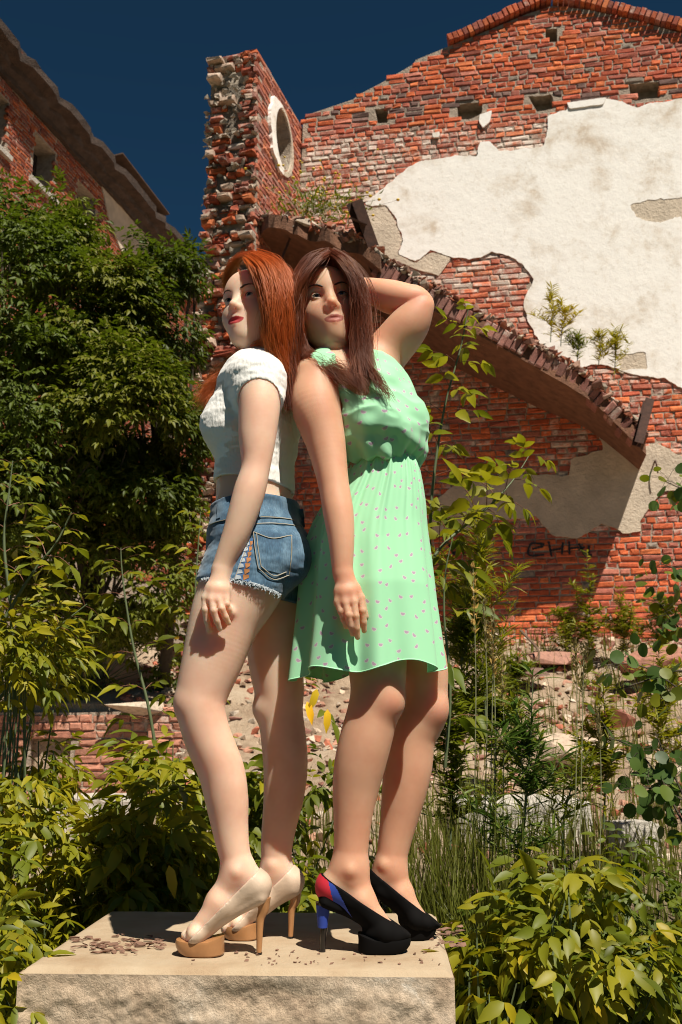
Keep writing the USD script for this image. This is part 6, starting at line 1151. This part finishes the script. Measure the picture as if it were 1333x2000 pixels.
# flowers on the floor remains and on the slope
def flowers(name, label, center, spread, n, seed, size, hgt, Y, base_dz=0):
    r = np.random.default_rng(seed); c = J(*center); t = thing(name, label, 'wildflowers', c); st, lf = [], []; hs = []
    for i in range(n):
        e = c + np.array([r.normal(0, spread[0]), r.normal(0, .25), abs(r.normal(hgt, hgt * .55))]); b = c + np.array([r.normal(0, spread[0] * .4), r.normal(0, .15), base_dz]); st.append(tube(smooth_path([b, (b + e) / 2 + r.normal(0, .03, 3), e], 6), .0022, 3, cap=False)); hs.append(e)
    part(t, 'stalk', cat(st), 'pale_stem', kind='stuff')
    for e in hs:
        m = trimesh.creation.icosphere(1, size * r.uniform(.7, 1.2)); part(t, 'blossom', (m.vertices * [1, 1, .7] + e, m.faces), 'flower_yellow', smooth=True)
    p = c + r.normal(0, 1, (n * 8, 3)) * [spread[0] * .7, .2, hgt * .3] + [0, 0, hgt * .25]; b = leaflet(1, .3, .2, .4, 4); B = basis(r.normal(0, 1, (len(p), 3)) + [0, 0, .4], r.normal(0, 1, (len(p), 3))); V = p[:, None] + rot_rows(B, b[0]) * (.09 * r.uniform(.5, 1.2, len(p)))[:, None, None]
    part(t, 'foliage', (V.reshape(-1, 3), (b[1][None] + (np.arange(len(V)) * len(b[0]))[:, None, None]).reshape(-1, 3)), 'leaf_mid', kind='stuff')
flowers('wildflowers', 'yellow flowers on thin stalks on the broken floor by the cross wall', (625, 418, 11.0), (.42, 1), 60, 71, .020, .38, 11)
flowers('wildflowers', 'clump of small yellow button flowers on the slope at the left', (175, 1262, 10.2), (.42, 1), 90, 72, .026, .30, 10.2)
bush('flower_shrub', 'green bush with small yellow flowers above the low brick wall', [lump(170, 1250, 10.5, 110, .4, 60), lump(90, 1300, 10.4, 90, .4, 60), lump(270, 1240, 10.5, 80, .4, 60), lump(330, 1290, 10.5, 50, .3, 70), lump(190, 1330, 10.3, 60, .2, 30)], 900, 73, 'leaf_mid', .8, .085, .10, 2, each=0, extra_mats=['leaf_mid', 'leaf_dark'])
# grass
def blades(n, region, seed, hgt, mat, name, label, wid=.004, zoff=0, heads=False):
    r = np.random.default_rng(seed); x, y = r.uniform(region[0], region[1], n), r.uniform(region[2], region[3], n); z = ground_h(x, y); h = hgt * r.uniform(.45, 1.15, n); lean = r.normal(0, .16, (n, 2)); k = 6; t = np.linspace(0, 1, k)
    base = np.column_stack([x, y, z]); mid = base[:, None] + np.stack([lean[:, :1] * h[:, None] * t ** 2, lean[:, 1:] * h[:, None] * t ** 2, h[:, None] * (t - .10 * t ** 3)], -1); a = r.uniform(0, np.pi, n); sd = np.stack([np.cos(a), np.sin(a), 0 * a], 1)[:, None] * (wid * (1 - t ** 2 * .9))[None, :, None]
    V = np.concatenate([mid + sd, mid - sd], 1); i = np.arange(k - 1); f = np.concatenate([np.stack([i, i + 1, k + i + 1], 1), np.stack([i, k + i + 1, k + i], 1)]); Vs, Fs = V.reshape(-1, 3), (f[None] + (np.arange(n) * 2 * k)[:, None, None]).reshape(-1, 3)
    p = setting(name, (Vs, Fs), mat, label=label, category='grass', kind='stuff')
    return mid
x0, x1 = float(J(845, 1600, 3.6)[0]), float(J(1010, 1600, 3.6)[0])
stalks = blades(420, (x0, x1, 3.3, 3.9), 81, 1.0, 'grass_blade', 'tall_grass', 'tall green grass stalks behind the black shoes at the right', .0028)
blades(700, (x0 - .1, x1 + .5, 3.2, 4.4), 82, .62, 'grass_blade', 'grass', 'shorter grass among the tall stalks right of the legs', .0045)
blades(5200, (-2.6, 2.6, 2.9, 6.6), 83, .34, 'grass_blade', 'ground_grass', 'thin weeds and grass over the ground behind the pedestal', .005)
blades(1500, (.2, 3.4, 5.0, 11.2), 84, .42, 'grass_blade', 'slope_grass', 'scattered grass on the rubble slope at the right', .006)
# seed heads on eight tall stalks
hr_ = np.random.default_rng(85)
for i, (px, py0, py1) in enumerate([(952, 1560, 1170), (962, 1600, 1200), (968, 1580, 1230), (1128, 1560, 1260), (1138, 1600, 1270), (985, 1640, 1290), (1175, 1680, 1390), (930, 1600, 1110)]):
    pts = smooth_path(path_px((px - 6, py0 + 120, 3.6), (px, (py0 + py1) / 2, 3.6), (px + hr_.uniform(-8, 8), py1, 3.6)), 30); t = thing('grass_stalk', ['tallest seeding grass stalk beside the dress hem', 'seeding grass stalk leaning by the feathery weed', 'third seeding stalk among the tall grass', 'pale seeding stalk in front of the rubble slope', 'pair partner of the pale seeding stalk before the rubble', 'short seeding stalk near the mugwort', 'lone seeding stalk right of the whitewashed block', 'thin seeding stalk against the shaded wall'][i], 'grass', pts[0])
    part(t, 'stem', tube(pts, np.linspace(.0022, .0012, 30), 4, cap=False), 'pale_stem'); p = pts[-9:].repeat(7, 0) + hr_.normal(0, .004, (63, 3)); b = leaflet(1, .28, .2, .2, 4); B = basis(hr_.normal(0, .5, (63, 3)) + [0, 0, 1], hr_.normal(0, 1, (63, 3))); V = p[:, None] + rot_rows(B, b[0]) * .026
    part(t, 'seed_head', (V.reshape(-1, 3), (b[1][None] + (np.arange(63) * len(b[0]))[:, None, None]).reshape(-1, 3)), 'grass_dry')
# fallen leaf, bark chips and dead twigs on the pedestal
lf_ = leaflet(.045, .022, .15, .1, 7); B = basis(np.array([1, .3, 0]), np.array([0, .1, 1.0])); part('/World', 'fallen_leaf', (PZ(822., 1857., ZT + .004) + lf_[0] @ B.T, lf_[1]), 'leaf_lime', smooth=True, label='small yellow-green leaf lying on the pedestal right of the black shoe', category='leaf')
cr_ = np.random.default_rng(90); chips = []
for c in chunks(90, cr_, (.008, .032), .35):
    px, py = cr_.uniform(140, 320), cr_.normal(1846, 9); p = PZ(px, py, ZT + .004); chips.append((c[0] * [1, .5, .5] + p, c[1]))
for c in chunks(40, cr_, (.008, .03), .35):
    px, py = cr_.uniform(840, 905), cr_.uniform(1800, 1850); chips.append((c[0] * [1, .5, .5] + PZ(px, py, ZT + .003), c[1]))
for c in chunks(60, cr_, (.004, .012), .5):
    px, py = cr_.uniform(360, 860), cr_.uniform(1850, 1885); chips.append((c[0] + PZ(px, py, ZT + .002), c[1]))
simple('bark_chip', (.24, .13, .085), .9, 30, .5); setting('bark_litter', cat(chips), 'bark_chip', label='dry brown bark chips and crumbs littering the pedestal top', category='litter', kind='stuff')
for i, (px, py, Y) in enumerate([(620, 1345, 3.9), (640, 1385, 3.9), (600, 1370, 3.9), (675, 1610, 3.6), (690, 1608, 3.6), (330, 1690, 3.0)]):
    v, f = leaflet(.09, .030, .3, .3, 6, .1); B = basis(np.array([.3 * (i % 3 - 1), -.3, -1.0]), np.array([.2, -1, .2])); part('/World', 'yellow_leaf', (J(px, py, Y) + v @ B.T, f), 'leaf_yellow', smooth=True, label=['yellow leaf hanging just under the dress hem', 'larger yellow leaf below the dress hem', 'narrow yellow leaf nearest the bare calf', 'yellow leaf low behind the bare legs', 'second yellow leaf low behind the legs, further right', 'yellow leaf in the shrub left of the beige shoes'][i], category='leaf')
